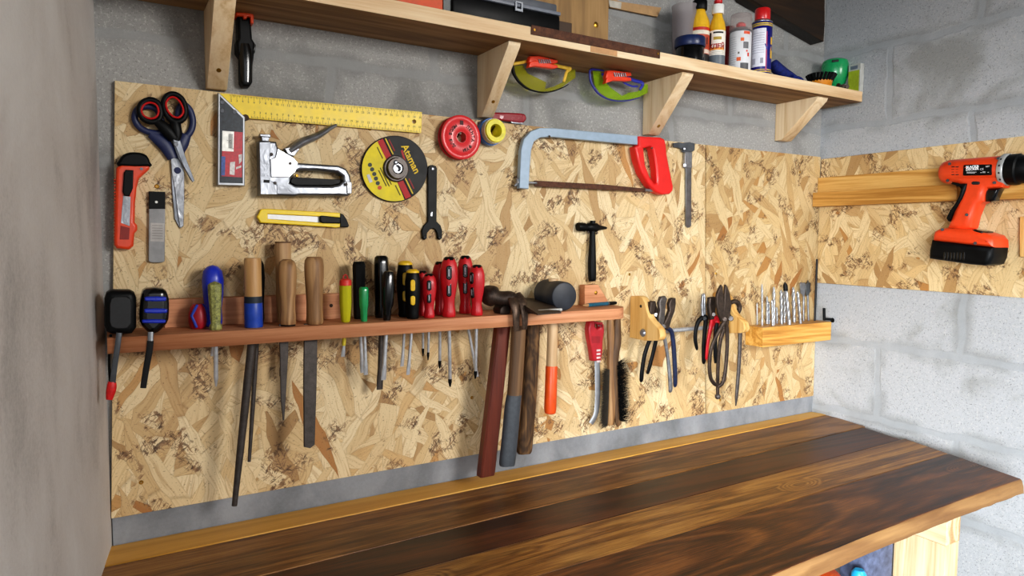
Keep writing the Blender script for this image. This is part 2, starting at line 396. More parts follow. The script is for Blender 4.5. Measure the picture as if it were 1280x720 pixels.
M_bench = [wood('bench_strip', ['#c08a38', '#d8a54c', '#e4b65e', '#ecc470'], 0, 1., 9, .45, grain=.16, knots=.05, fa=.5, ff=420),
           wood('bench_plank_mid', ['#452810', '#6f4820', '#8e6130', '#aa7f45'], 0, 1., 9, .4, .25, ('#2b1a0c', .5, .7, .7), .3, fa=1.35, ff=420),
           wood('bench_plank_dark', ['#27150a', '#452511', '#5e3419', '#764525'], 0, 1., 9, .4, .2, ('#1a0f08', .5, .72, .6), .25, fa=1.35, ff=420),
           wood('bench_plank_honey', ['#5c3912', '#8c5e2b', '#ab7b3b', '#c49653'], 0, 1., 9, .4, .3, ('#332009', .52, .7, .6), .3, fa=1.35, ff=420),
           wood('bench_plank_front', ['#22130a', '#4a2811', '#6e401c', '#8f5c2d'], 0, 1., 9, .4, .22, ('#100a06', .45, .66, .85), .3, fa=1.35, ff=420)]
M_edge = wood('waney_edge', ['#6f4a28', '#8f6a40', '#a98353'], 0, 1., 8, .6)
M_oldboard = wood('old_board', ['#8d6f49', '#a88658', '#bb9a6c'], 2, 1., 12, .7, grain=.3)
M_darkboard = wood('dark_plank', ['#1d130b', '#33210f', '#4b3118'], 0, 1., 8, .5, stain=('#0f0a06', .5, .7, .6))
M_handle = wood('worn_handle', ['#6e4c2c', '#94704a', '#b08a5e', '#bd996c'], 2, 1., 14, .55, stain=('#4a3420', .5, .7, .5))
M_handle2 = wood('pale_handle', ['#a87e4d', '#c79d68', '#d8b380'], 2, 1., 12, .45)
M_hamwood = wood('hammer_handle_wood', ['#4e3723', '#6f5235', '#8a6a48'], 2, 1., 14, .6, stain=('#35251a', .5, .7, .6))
M_bark = wood('bark_handle', ['#3c2a1a', '#5d4329', '#83633f', '#9a7850'], 2, 1., 16, .8, grain=.25, stain=('#2a1d13', .48, .66, .8), long=.25, fa=1.)
M_malwood = wood('mallet_handle_wood', ['#b08e66', '#c9a87f', '#d8bb94'], 2, 1., 12, .55)
M_redwood = wood('red_painted_handle', ['#3f170c', '#5c2413', '#6d2d18', '#642815'], 2, 1., 8, .42, grain=.25)
M_cardb = pm('#b9966c', .8, 0, .08)
M_black = pm('#0e0f10', .45, 0, .2); M_blackg = pm('#0b0c0d', .22, 0, .15, 60, .3); M_black.node_tree.nodes['Principled BSDF'].inputs['Specular IOR Level'].default_value = .18; M_rubber = pm('#22242a', .6, 0, .2)
M_steel = chrome('#9fa1a5', .32, 60, .75); M_chrome = chrome('#8d9096', .3, 34, .85); M_dsteel = rusty('#4a4645', '#6d6661', .5, .7)
M_file = rusty('#423d3a', '#5b5551', .55, .6); M_iron = rusty('#2d2724', '#584a40', .5, .65); M_rust = rusty('#3a241a', '#6b4430', .65, .4)
M_alu = pm('#a4a7ab', .4, .7, .08); M_white = pm('#ecebe6', .5, 0, .04); M_brass = pm('#b98d3a', .35, .9, .1)
M_orange = pm('#e8501f', .4, 0, .06, 60, .2); M_yellow = pm('#f2d21b', .42, 0, .05); M_red = pm('#cf1f22', .35, 0, .08, 60, .2)
M_blue = pm('#1c3fae', .4, 0, .1, 60, .2); M_navy = pm('#232c55', .45, 0, .12)
M_ink = pm('#1b1b1d', .6, 0, .05)
# ---------------------------------------------------------------- room
ZF = -.90
struct('wall_back', boxm((-.25, 0, ZF), (2.1, .12, 1.75)), M_back)
struct('wall_right', boxm((WR, -2.6, ZF), (WR+.12, 0, 1.75)), M_right)
# left wall is splayed a little outwards
a = math.radians(7.5); x0 = -.011
wl = boxm((-.12, -.98, ZF), (0, .0, 1.75)); 
for v in wl.vertices: v.co = Matrix.Rotation(-a, 4, 'Z') @ v.co
wl.transform(Matrix.Translation((x0, 0, 0))); struct('wall_left', wl, M_left)
struct('floor', boxm((-1.6, -3.2, ZF-.05), (WR+.12, .12, ZF)), M_floor)
struct('ceiling', boxm((-.9, -2.8, 1.26), (WR+.12, .12, 1.34)), M_floor)
struct('trim_1', boxm((-.01, -.007, -.32), (WR, 0, .03)), M_conc)

# ---------------------------------------------------------------- OSB panels
OS = .010
def panel(name, outl, d, mat, label, right=False):
    me = (flatR if right else flatW)(outl, .0005, d, bev=.0006)
    for v in me.vertices:
        v.co.x = min(v.co.x, WR-.0012)
        if right: v.co.y = min(v.co.y, -OS-.0015)
    p0 = (R if right else W)(*outl[0], d)
    t = thing(name, label, 'panel', p0); part('board', me, mat, t, smooth=False); return t
bA = panel('strand_board', [(143.5, 100.5), (146, 101), (881.6, 181), (881.6, 517.5), (139, 648.5)], OS, M_osbA, 'large strand board panel on the back wall carrying the long tool rack')
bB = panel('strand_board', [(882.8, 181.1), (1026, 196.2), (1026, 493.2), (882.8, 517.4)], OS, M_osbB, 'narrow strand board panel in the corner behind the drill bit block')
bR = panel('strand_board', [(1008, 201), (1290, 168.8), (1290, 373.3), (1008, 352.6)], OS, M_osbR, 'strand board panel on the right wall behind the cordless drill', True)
for px, py in [(176.5, 603), (575, 160), (787, 343), (196, 233), (462, 161), (590, 497)]: part('screw', screw_head(px, py, OS), M_brass, bA)
for px, py in [(900, 500), (895, 342), (1000, 215)]: part('screw', screw_head(px, py, OS), M_brass, bB)

# ---------------------------------------------------------------- shelf with brackets
SB = .7932; SD = .137; ST = W(540, 9, SD).z
sx1 = W(1078, 121, SD).x
sh = thing('wall_shelf', 'long pale pine shelf on triangular brackets across the top of the back wall', 'shelf', (.8, -.06, SB))
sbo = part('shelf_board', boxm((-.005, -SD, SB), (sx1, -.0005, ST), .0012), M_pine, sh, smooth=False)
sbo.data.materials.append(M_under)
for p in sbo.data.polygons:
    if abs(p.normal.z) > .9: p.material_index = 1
def bracket(pxl, pxr, pyb, ytop, screw):
    """front strip between pxl..pxr at the shelf, lower end at pyb"""
    q0 = Zp(pxl, ytop, SB); q1 = Zp(pxr, ytop+(pxr-pxl)*.18, SB); x0, x1 = q0.x, q1.x
    dt = -(q0.y+q1.y)/2; zb = W((pxl+pxr)/2, pyb, .012).z
    ol = [(0, SB-.0005), (-dt, SB-.0005), (-dt+.004, SB-.006), (-.016, zb), (0, zb)]
    fr = Matrix(((0, 0, 1), (1, 0, 0), (0, 1, 0)))       # local x->y, y->z, z->x
    me = flat([ol], x1-x0, fr, ((x0+x1)/2, -.0005, 0), .0006)
    b = part('bracket', me, M_pineZ, sh, smooth=False)
    f = screw; n = Vector((0, -(SB-zb), -(dt-.012))).normalized()
    c = Vector(((x0+x1)/2, -.016-(dt-.016)*f, zb+(SB-zb)*f)); 
    part('screw', lathe(c-n*.004, c+n*.0012, [(0, .004), (.9, .005), (1, .003)], 14), M_brass, b)
def brk(x0, x1, zb, dt, f):
    ol = [(0, SB-.0005), (-dt, SB-.0005), (-dt+.003, SB-.008), (-.020, zb), (0, zb)]
    fr = Matrix(((0, 0, 1), (1, 0, 0), (0, 1, 0)))
    b = part('bracket', flat([ol], x1-x0, fr, ((x0+x1)/2, -.0005, 0), .0006), M_pineZ, sh, smooth=False)
    n = Vector((0, -(SB-zb), -(dt-.02))).normalized(); c = Vector(((x0+x1)/2, -.02-(dt-.02)*f, zb+(SB-zb)*f))
    part('screw', lathe(c-n*.004, c+n*.0012, [(0, .004), (.9, .005), (1, .003)], 14), M_brass, b)
def brpx(xl, xr, yt, xb, yb, f, dt):
    x0 = W(xl, yt, dt).x; x1 = W(xr, yt, dt).x; zb = W(xb, yb, .02).z; brk(x0, x1, zb, dt, f)
brpx(268.5, 296, -20, 284, 112, .2, .13)
brpx(636, 651, 50, 606, 146, .22, .122)
brpx(853, 867, 90, 815, 168, .15, .122)
brpx(1022, 1035, 123, 984, 176, .35, .122)

# ---------------------------------------------------------------- hanging tools on the big panel
def T(name, label, cat, px, py, d=OS, group=None): return thing(name, label, cat, W(px, py, d), group)
z = zm(120, 90, 2.77)
# small scissors
t = T('scissors', 'small scissors with black and red handles, hung over the blue pair', 'scissors', 219, 175, .02)
part('handle', join(tubeW([(x, y, .026, 3.6) for x, y in z((150, 132), (160, 108), (186, 96), (212, 105), (222, 128), (224, 150), (212, 168), (188, 172), (162, 160))], sm=4, closed=True, ell=.8, up=(0, -1, 0)),
                    tubeW([(x, y, .026, r) for (x, y), r in zip(z((208, 168), (232, 188), (256, 212), (272, 232)), (5, 7, 7, 5))], sm=3, ell=.55, up=(0, -1, 0))), M_black, t)
part('handle', join(tubeW([(x, y, .024, 3.6) for x, y in z((234, 108), (246, 84), (268, 76), (292, 88), (306, 112), (310, 140), (302, 162), (282, 172), (258, 164), (240, 140))], sm=4, closed=True, ell=.8, up=(0, -1, 0)),
                    tubeW([(x, y, .024, r) for (x, y), r in zip(z((272, 168), (276, 190), (280, 214), (276, 236)), (5, 6.5, 6, 4.5))], sm=3, ell=.55, up=(0, -1, 0))), M_black, t)
for pts in (((157, 133), (166, 114), (187, 106), (208, 114), (216, 132), (214, 148), (204, 158), (186, 161), (166, 152)), ((242, 110), (252, 92), (268, 87), (286, 98), (298, 118), (302, 138), (294, 152), (282, 158), (264, 152), (248, 134))):
    part('finger_ring', tubeW([(x, y, .028, 1.3) for x, y in z(*pts)], sm=4, closed=True, ell=1.6, up=(0, -1, 0)), M_red, t)
part('blade', flatW(z((262, 224), (278, 216), (288, 224), (312, 300), (342, 376), (334, 382), (300, 320), (268, 240)), .0225, .0245, bev=.0007), M_chrome, t, 'upper steel blade')
part('blade', flatW(z((260, 228), (272, 222), (286, 240), (316, 318), (336, 384), (326, 372), (286, 300)), .0202, .022, bev=.0007), M_chrome, t)
part('pivot_screw', cyl(W(220, 180, .021), W(220, 180, .0255), .0034, 14, .0006), M_steel, t)
# large scissors
t = T('scissors', 'large scissors with navy blue handles and long steel blades', 'scissors', 222, 210, .012)
part('handle', join(tubeW([(x, y, .0165, 4) for x, y in z((134, 158), (146, 128), (180, 118), (212, 132), (226, 168), (228, 205), (206, 212), (172, 204), (146, 186))], sm=4, closed=True, ell=.75, up=(0, -1, 0)),
                    tubeW([(x, y, .0165, r) for (x, y), r in zip(z((190, 212), (222, 236), (246, 262), (266, 300)), (6, 8, 8, 6))], sm=3, ell=.5, up=(0, -1, 0))), M_navy, t)
part('handle', join(tubeW([(x, y, .0145, 4) for x, y in z((302, 112), (324, 130), (335, 165), (331, 198), (314, 222), (294, 222), (284, 198), (284, 160), (288, 128))], sm=4, closed=True, ell=.75, up=(0, -1, 0)),
                    tubeW([(x, y, .0145, r) for (x, y), r in zip(z((312, 218), (298, 244), (288, 270), (282, 300)), (6, 8, 7, 6))], sm=3, ell=.5, up=(0, -1, 0))), M_navy, t)
part('blade', flatW(z((258, 298), (270, 292), (298, 292), (306, 350), (306, 440), (303, 534), (292, 542), (284, 500), (272, 400), (262, 345)), .0135, .0155, bev=.0007), M_steel, t)
part('blade', flatW(z((259, 310), (280, 300), (290, 400), (296, 540), (288, 538), (272, 508), (262, 400)), .0112, .0132, bev=.0007), M_chrome, t)
part('pivot_screw', cyl(W(222, 213, .015), W(222, 213, .0175), .005, 18, .0008), M_navy, t)
# orange box cutter
t = T('utility_knife', 'orange plastic utility knife with black end cap, leftmost tool on the panel', 'knife', 158, 250)
part('body', flatW(z((70, 332), (88, 318), (187, 322), (185, 336), (168, 352), (150, 368), (141, 400), (136, 450), (134, 520), (143, 530), (143, 548), (133, 560), (130, 602), (115, 615), (72, 611), (63, 598), (66, 450)), OS+.001, .028, bev=.004), pm('#e2481d', .42, 0, .06, 60, .2), t)
part('end_cap', flatW(z((78, 326), (80, 304), (94, 286), (118, 277), (150, 278), (176, 288), (188, 312), (187, 328)), OS+.001, .029, bev=.004, sm=2), M_black, t)
part('blade', flatW(z((94, 428), (120, 432), (117, 534), (86, 522)), .0275, .0286, bev=.0002), M_steel, t)
part('slider', flatW(z((97, 348), (104, 338), (130, 340), (128, 402), (116, 430), (98, 428), (92, 414)), .0275, .032, bev=.0014), M_black, t)
part('blade_window', flatW(z((85, 532), (117, 540), (114, 580), (82, 580)), .0275, .0284, bev=.0002), pm('#8f2013', .5), t)
part('grip_ribs', join(*[flatW(z((62, y), (68, y), (68, y+5), (62, y+5)), .014, .0255, bev=.0006) for y in range(370, 590, 11)]), pm('#c63d16', .5), t)
part('rivet', cyl(W(177, 211, .027), W(177, 211, .0297), .002, 10), M_chrome, t)
# spare blades
t = T('blade_pack', 'flat clear case of grey spare blades with black top beside the orange knife', 'blades', 195, 280)
part('case', flatW(z((183, 440), (240, 442), (238, 655), (228, 660), (190, 660), (182, 654)), OS+.001, .017, bev=.0008), pm('#8e8d8c', .35, .2, .1), t)
part('cap', flatW(z((183, 413), (240, 415), (240, 474), (183, 474)), OS+.001, .0178, bev=.0008), M_black, t)
part('sticker', quadW(z((189, 522), (237, 524), (236, 588), (188, 586)), .0173), pm('#b6b2ae', .6), t)
for k in range(6): part('print_line', quadW(z((194, 530+k*9), (231, 531+k*9), (231, 533+k*9), (194, 532+k*9)), .0175), pm('#8b8783', .7), t)
part('hang_hole', cyl(W(195.5, 252.5, .0178), W(195.5, 252.5, .0184), .002, 12), M_white, t)
# try square
t = T('try_square', 'try square with long yellow ruler blade and black stock under the left bracket', 'square', 290, 150)
bl = [(274.5, 116.5), (527.5, 140), (526.5, 166.5), (306, 147.5), (290, 140)]
part('ruler', flatW(bl, .016, .0174, [circ((517.7, 152), 2.6)], bev=.0002), M_yellow, t)
zs = zm(255, 100, 5.14)
part('stock', flatW(zs((90, 80), (100, 84), (264, 238), (262, 680), (88, 676)), OS+.001, .024, bev=.0012), M_alu, t)
part('inlay', flatW(zs((103, 104), (252, 246), (250, 664), (100, 660)), .0235, .0246, bev=.0002), pm('#1d242b', .35, .2, .35, 220), t)
for c in zs((117, 143), (117, 198), (197, 205)): part('rivet', cyl(W(*c, .024), W(*c, .0258), .0034, 14, .0006), M_chrome, t)
part('sticker', quadW(zs((118, 326), (249, 336), (244, 626), (114, 618)), .0252), pm('#c0182c', .35, 0, .15, 200), t, 'red sticker with silver price tag')
part('price_tag', quadW(zs((118, 326), (193, 332), (190, 460), (116, 456)), .0256), pm('#c9c7c0', .3, .4, .12, 160), t)
part('barcode', join(*[quadW(zs((158+k*4, 346), (160+k*4, 346), (159+k*4, 440), (157+k*4, 440)), .0258) for k in range(7)]), M_ink, t)
part('sticker_blue', quadW(zs((112, 490), (138, 492), (134, 614), (110, 612)), .0256), pm('#31549f', .35, 0, .25, 200), t)
part('sticker_scrawl', join(quadW(zs((168, 528), (200, 524), (196, 612), (164, 606)), .0256), quadW(zs((206, 560), (240, 548), (238, 562), (206, 574)), .0256), quadW(zs((222, 480), (244, 476), (243, 520), (226, 540)), .0256)), pm('#ded9d6', .4, 0, .2, 300), t)
def onblade(u, v, d): # u along 0..1, v across 0..1
    a0, a1, b1, b0 = Vector(bl[0]+(0,)), Vector(bl[1]+(0,)), Vector(bl[2]+(0,)), Vector((275.5, 145, 0))
    p = (a0+(a1-a0)*u)*(1-v)+(b0+(b1-b0)*u)*v; return W(p.x, p.y, d)
tk = []; dg = []
rang = math.atan2((onblade(1, .5, .0175)-onblade(0, .5, .0175)).z, (onblade(1, .5, .0175)-onblade(0, .5, .0175)).x)
for cm in range(1, 353, 1):
    u = cm/353
    ln = .2 if cm % 10 == 0 else (.13 if cm % 5 == 0 else .08)
    if cm % 5 and cm % 2: continue
    for v0, v1, um in ((0.02, ln, .13*(1-0)), (1-ln, .98, .15)):
        if u < um and v1 > .5: continue
        if u < .05: continue
        p, q = onblade(u, v0, .01755), onblade(u, v1, .01755); w = Vector((.00022, 0, 0))
        tk.append((p-w, p+w, q+w, q-w))
bm = bmesh.new()
for f in tk: bm.faces.new([bm.verts.new(p) for p in f])
part('tick_marks', fin(bm), M_ink, t)
for cm in range(2, 36):
    for v, off in ((.27, 0), (.72, 4.4)):
        n = cm-(0 if v < .5 else 4)
        if n < 1 or (v > .5 and cm < 6): continue
        dg.append(place(text2d(str(n), .0052, .00005), FB, onblade(cm/35.3, v, .01755), rang))
part('numbers', join(*dg), M_ink, t)
part('hang_bolt', lathe(W(307, 147, .012), W(307, 147, .021), [(0, .003), (.6, .003), (.6, .0055), (1, .0045), (1, 0)], 8), M_iron, t)
# staple gun
zg = zm(310, 120, 3.788)
t = T('staple_gun', 'chrome hand staple gun with raised squeeze lever', 'staple gun', 380, 205)
part('body', flatW(zg((50, 214), (60, 208), (136, 216), (142, 242), (180, 268), (222, 292), (238, 316), (300, 320), (430, 328), (466, 344), (484, 372), (490, 400), (490, 462), (474, 474), (430, 472), (236, 472), (226, 476), (56, 470)), OS+.001, .034,
     [zg((200, 412), (206, 386), (222, 364), (246, 350), (330, 352), (424, 362), (450, 380), (452, 402), (432, 418), (396, 426), (280, 424), (226, 424))], bev=.004, res=3), M_chrome, t)
part('nose', flatW(zg((52, 216), (108, 216), (104, 300), (104, 400), (140, 420), (140, 468), (58, 468)), .033, .037, bev=.0012), M_chrome, t)
part('side_plate', flatW(zg((140, 246), (220, 294), (238, 318), (226, 360), (196, 386), (110, 384), (106, 300), (130, 290)), .033, .0362, bev=.001), pm('#c9ccd1', .22, 1, .05), t)
part('tension_knob', join(flatW(zg((57, 178), (108, 182), (108, 196), (57, 192)), .018, .032, bev=.001), flatW(zg((64, 190), (102, 194), (98, 218), (66, 216)), .020, .030, bev=.001)), M_chrome, t)
part('lever', tubeW([(x, y, .0225, r) for (x, y), r in zip(zg((196, 262), (225, 240), (262, 216), (318, 194), (356, 174), (388, 152), (418, 138)), (4.5, 5, 5.2, 4.4, 3.6, 3, 1.8))], sm=4, ell=1.5, up=(0, -1, 0)), M_steel, t)
part('lever_arm', flatW(zg((172, 248), (216, 238), (246, 250), (218, 286), (190, 276)), .016, .029, bev=.001), M_steel, t)
for c in zg((112, 276), (200, 319), (128, 412), (465, 418)): part('rivet', cyl(W(*c, .033), W(*c, .0385), .0026, 14, .0005), M_dsteel, t)
part('slot', flatW(zg((74, 396), (102, 398), (102, 412), (74, 410)), .036, .0374, bev=.0002), M_black, t)
part('inner_grip', flatW(zg((202, 398), (212, 384), (440, 396), (436, 414), (396, 424), (280, 423), (226, 423), (204, 412)), .013, .026, bev=.001), M_black, t)
part('rear_catch', flatW(zg((466, 404), (492, 408), (492, 462), (470, 462)), .02, .0362, bev=.001), M_steel, t)
for c in zg((231, 377), (441, 383)): part('screw', screw_head(c[0], c[1], .02, .003), M_brass, bA)
# yellow snap-off knife
t = T('utility_knife', 'slim yellow snap-off knife lying level below the staple gun', 'knife', 378, 272)
part('body', flatW(zg((44, 572), (62, 536), (90, 534), (440, 554), (438, 620), (420, 624), (376, 620), (60, 600)), OS+.001, .021, [zg((94, 558), (428, 575), (428, 603), (344, 600), (94, 582))], bev=.0015), M_yellow, t)
part('blade', flatW(zg((92, 556), (346, 568), (346, 600), (92, 582)), .014, .017, bev=.0003), pm('#cfd0d2', .45, .25, .06), t)
part('slider', flatW(zg((342, 568), (352, 566), (440, 575), (438, 604), (354, 602), (342, 594)), .016, .024, bev=.0016), M_black, t)
part('end_cap', flatW(zg((436, 554), (452, 560), (468, 584), (480, 614), (474, 622), (436, 620)), OS+.001, .022, bev=.0015), M_black, t)
part('nail', screw_head(343, 278.5, .011, .002), M_chrome, bA)
# grinding disc
zd = zm(440, 160, 4.8)
t = T('grinding_disc', 'round yellow and black grinding disc clamped by a grey flange nut', 'disc', 493, 211)
cx, cy, rr = 493.1, 211.0, 41.6
def arcpoly(a0, a1, r=rr, n=30): return [(cx+r*math.cos(a0+(a1-a0)*k/n), cy+r*math.sin(a0+(a1-a0)*k/n)) for k in range(n+1)]
part('rim', flatW(circ((cx, cy), rr, 64), OS+.001, .0165, bev=.0012), pm('#2a2626', .8, 0, .2, 300), t)
A1, A2 = math.radians(-116), math.radians(64)
part('label_yellow', flatW(arcpoly(A1+2*PI-.02, A2+.14, rr*.975, 40), .0162, .0168, bev=0), pm('#e3cf1c', .6, 0, .08, 40), t)
part('label_black', flatW(arcpoly(A1+.14, A2-.12, rr*.975, 40), .0162, .0168, bev=0), pm('#161616', .6), t)
dv = Vector((math.cos(A2-.0), math.sin(A2-.0))); nv = Vector((dv.y, -dv.x))
def onD(u, v): return (cx+dv.x*u+nv.x*v, cy+dv.y*u+nv.y*v)          # u along the band, v towards the black half
part('label_red', flatW([onD(-40.2, -4), onD(40.2, -4), onD(40.2, 3.4), onD(-40.2, 3.4)], .0166, .0171, bev=0), pm('#b3161c', .6), t)
def dtext(s, u, v, size, mat, name, d=.0173, sx=1.0, bold=0.0):
    p = W(*onD(u, v), d); q0, q1 = W(*onD(u-5, v), d), W(*onD(u+5, v), d); an = math.atan2((q1-q0).z, (q1-q0).x)
    part(name, place(text2d(s, size, .00005, 'CENTER', bold, sx), FB, p, an), mat, t)
dtext('Ataman', -2, 23.5, .0195, pm('#e8c520', .6), 'brand_lettering', sx=.92, bold=.0004)
part('red_slash', flatW([onD(-17, 17), onD(10, 13), onD(10, 15), onD(-17, 19.5)], .0168, .0172, bev=0), pm('#b3161c', .6), t)
for u, v, L in ((-28, 6.5, 22), (27, 7, 22), (-28, 10, 16), (26, 11, 14)):
    part('small_print', flatW([onD(u-L/2, v-.8), onD(u+L/2, v-.8), onD(u+L/2, v+.8), onD(u-L/2, v+.8)], .0168, .0172, bev=0), pm('#d9bd2c', .6) if v < 8 else pm('#8d1a1d', .6), t)
for k in range(6):
    c = zd((108, 221), (121, 248), (134, 276), (144, 303), (155, 331), (166, 358))[k]
    part('pictogram', flatW(circ(c, 2.6, 16), .0168, .0172, bev=0), pm('#3a4238', .6) if k < 5 else pm('#d0502c', .6), t)
part('barcode', flatW(zd((88, 282), (104, 276), (124, 322), (106, 330)), .0168, .0172, bev=0), pm('#cfcfd6', .6), t)
for v, L, u in ((-12, 24, 4), (-15.4, 26, 4), (-18.6, 22, 4), (-8, 14, 26), (-7.5, 16, -26)):
    part('small_print', flatW([onD(u-L/2, v-.6), onD(u+L/2, v-.6), onD(u+L/2, v+.6), onD(u-L/2, v+.6)], .0168, .0172, bev=0), pm('#5a5418', .7), t)
c = W(494.5, 211, .0168)
part('flange_nut', lathe(c, c-Vector((0, .012, 0)), [(0, .024), (.25, .024), (.4, .022), (.4, .020), (.55, .0195), (1, .018), (1, .0105), (.2, .0105), (.2, 0)], 32), M_dsteel, t)
part('hub', lathe(c, c-Vector((0, .011, 0)), [(0, .0095), (1, .0085), (1, .006), (.3, .006), (.3, 0)], 24), M_steel, t)
part('screw', screw_head(495, 203, .03, .004), M_chrome, bA)
# pin spanner
t = T('pin_spanner', 'black two-pronged grinder spanner hanging right of the round disc', 'wrench', 540, 255)
part('body', flatW(zd((456, 242), (462, 228), (483, 221), (505, 228), (511, 244), (508, 560), (532, 584), (542, 615), (541, 660), (528, 672), (514, 664), (512, 630), (500, 608), (485, 602), (467, 610), (450, 632), (450, 660), (438, 672), (423, 664), (420, 615), (432, 586), (456, 562)), OS+.001, .016, [circ(zd((483, 244))[0], 1.5, 12)], bev=.001), M_black, t)
for c in zd((437, 655), (527, 657)): part('pin', cyl(W(*c, .015), W(*c, .021), .0028, 14, .0006), M_blackg, t)
part('screw', screw_head(540.8, 211, .0155, .0034), M_chrome, bA)
part('stamp', flatW(zd((470, 510), (484, 502), (482, 530), (472, 528)), .0156, .0162, bev=0), M_steel, t)
# red tape spool
t = T('tape_spool', 'large round red plastic spool of sealing tape', 'tape', 572, 172)
c = W(577, 171.5, .032); U = Vector((0, 1, 0)); rs = 27.6*pxm(577, 171, .032)
part('spool', lathe(c+U*.020, c, [(0, rs*.98), (.2, rs), (.25, rs*.9), (.7, rs*.9), (.75, rs), (.95, rs), (1, rs*.97), (1, rs*.80), (.97, rs*.78), (.97, rs*.3), (1, rs*.28), (1, rs*.24), (0, rs*.22), (0, rs*.98)], 48, cap=False), pm('#d8262b', .4, 0, .05, 40, .15), t)
part('tape_edge', lathe(c+U*.0158, c+U*.0046, [(0, rs*.5), (0, rs*.94), (1, rs*.94), (1, rs*.5), (0, rs*.5)], 40, cap=False), pm('#7a1f1d', .6), t)
def ringtext(s, r, a0, size, name, dir=-1):
    ms = []; 
    for k, ch in enumerate(s):
        an = a0+dir*k*size*.80/r
        me = text2d(ch, size, .00005, 'CENTER', .0002)
        ms.append(place(me, FB, c+Vector((math.cos(an)*r, -.0002, math.sin(an)*r)), an-PI/2))
    part(name, join(*[m for m in ms if len(m.vertices)]), pm('#2b080a', .6), t)
ringtext('ЛЕНТА ФУМ', rs*.58, math.radians(56), .0085, 'ring_lettering')
ringtext('ДЛЯ ВОДЫ', rs*.56, math.radians(228), .0075, 'ring_lettering')
part('logo_box', flat([[(-.0035, -.004), (.0035, -.004), (.0035, .004), (-.0035, .004)]], .0003, FB, c+Vector((0, -.0002, rs*.66))), pm('#4a1013', .6), t)
part('nail', tube([W(571, 171, .006), W(574, 167.5, .03), W(575.5, 166.8, .036)], .0022, 8), M_iron, bA)
# yellow and blue tape roll
t = T('tape_roll', 'small roll of tape with yellow core and blue rim beside the red spool', 'tape', 615, 166)
c = W(620.3, 163.2, .044); rf = 15.3*pxm(620, 163, .044)
part('rim', lathe(c+U*.033, c+U*.018, [(0, rf*.6), (0, rf*1.1), (.3, rf*1.16), (1, rf*1.12), (1, rf*.6), (0, rf*.6)], 40, cap=False), pm('#2f6bb5', .4), t)
part('tape', lathe(c+U*.019, c+U*.004, [(0, rf*.6), (0, rf*1.02), (1, rf*1.02), (1, rf*.6), (0, rf*.6)], 40, cap=False), pm('#cfc8a8', .6), t)
part('core', lathe(c+U*.034, c, [(0, rf*.5), (.9, rf*.98), (1, rf*.92), (1, rf*.55), (.9, rf*.5), (0, rf*.46), (0, rf*.5)], 40, cap=False), pm('#e6da2a', .42), t)
part('nail', tube([W(613, 166, .006), W(619, 156, .034), W(622, 153.5, .042)], .002, 8), M_iron, bA)
# folding knife
t = thing('pocket_knife', 'dark red folding pocket knife lying on the top edge of the board', 'knife', W(636, 150, .005))
kp = lambda: [(614, 146), (615.5, 141.5), (621, 140.2), (651, 141.4), (657, 143.5), (658.5, 148), (656, 152), (650, 153.5), (622, 149.6), (616.5, 149)]
part('scale', flatW(kp(), .001, .014, bev=.003, sm=2, res=3), pm('#8e1020', .25, 0, .06, 40, .3), t)
part('blade', flatW([(638, 151.5), (655, 153.2), (653, 155), (640, 154.4)], .003, .0125, bev=.0006), M_chrome, t)
part('emblem', join(flatW([(625, 144.2), (629.5, 144.5), (629.3, 147.5), (627.2, 149), (625, 147.3)], .0139, .0143, bev=0)), pm('#b98c8f', .3, .5), t)
part('cross', join(quadW([(626.7, 144.8), (627.6, 144.9), (627.6, 148), (626.7, 148)], .0146), quadW([(625.5, 145.8), (628.9, 146), (628.9, 146.9), (625.5, 146.7)], .0146)), pm('#d9c9c9', .3, .3), t)
# hacksaw
zh = zm(630, 140, 4.741)
t = T('hacksaw', 'hacksaw with pale blue-grey frame and bright red handle', 'hacksaw', 745, 200)
part('frame', flatW(zh((92, 452), (97, 330), (102, 224), (118, 160), (160, 114), (213, 93), (292, 95), (804, 142), (804, 196), (292, 148), (218, 150), (180, 174), (162, 226), (154, 330), (147, 456)), .017, .029, bev=.0015), pm('#9db0c2', .4, .1, .05), t)
part('handle', flatW(zh((800, 142), (930, 149), (954, 160), (963, 190), (968, 250), (985, 340), (1006, 440), (1004, 466), (985, 486), (940, 490), (905, 476), (862, 436), (816, 360), (790, 280), (778, 205), (800, 196)), .011, .034,
     [zh((830, 216), (846, 210), (872, 204), (884, 226), (893, 270), (903, 340), (908, 420), (894, 424), (866, 382), (840, 312))], bev=.005, res=3), pm('#e0241f', .4, 0, .04, 40, .15), t)
part('blade', flatW(zh((178, 408), (186, 406), (600, 430), (842, 454), (838, 473), (600, 461), (182, 440)), .021, .0235, bev=.0004), M_rust, t)
part('tension_bolt', join(tubeW([(x, y, .0225, 1.7) for x, y in zh((96, 415), (192, 421))], 10), tubeW([(x, y, .0225, 1.9) for x, y in zh((834, 461), (884, 465))], 10)), M_steel, t)
part('wing_nut', join(tubeW([(x, y, .0225, r) for (x, y), r in zip(zh((82, 416), (78, 400), (84, 390)), (1.6, 1.9, 1.2))], 8), tubeW([(x, y, .0225, r) for (x, y), r in zip(zh((82, 416), (70, 432), (64, 440)), (1.6, 1.9, 1.2))], 8), tubeW([(x, y, .0225, 2.6) for x, y in zh((74, 416), (96, 417))], 10)), M_steel, t)
part('nail', tube([W(684, 169.5, .006), W(687, 170.5, .034)], .0022, 8), M_iron, bA)
part('nail', tube([W(812, 186, .006), W(815, 185, .036)], .0022, 8), M_iron, bA)
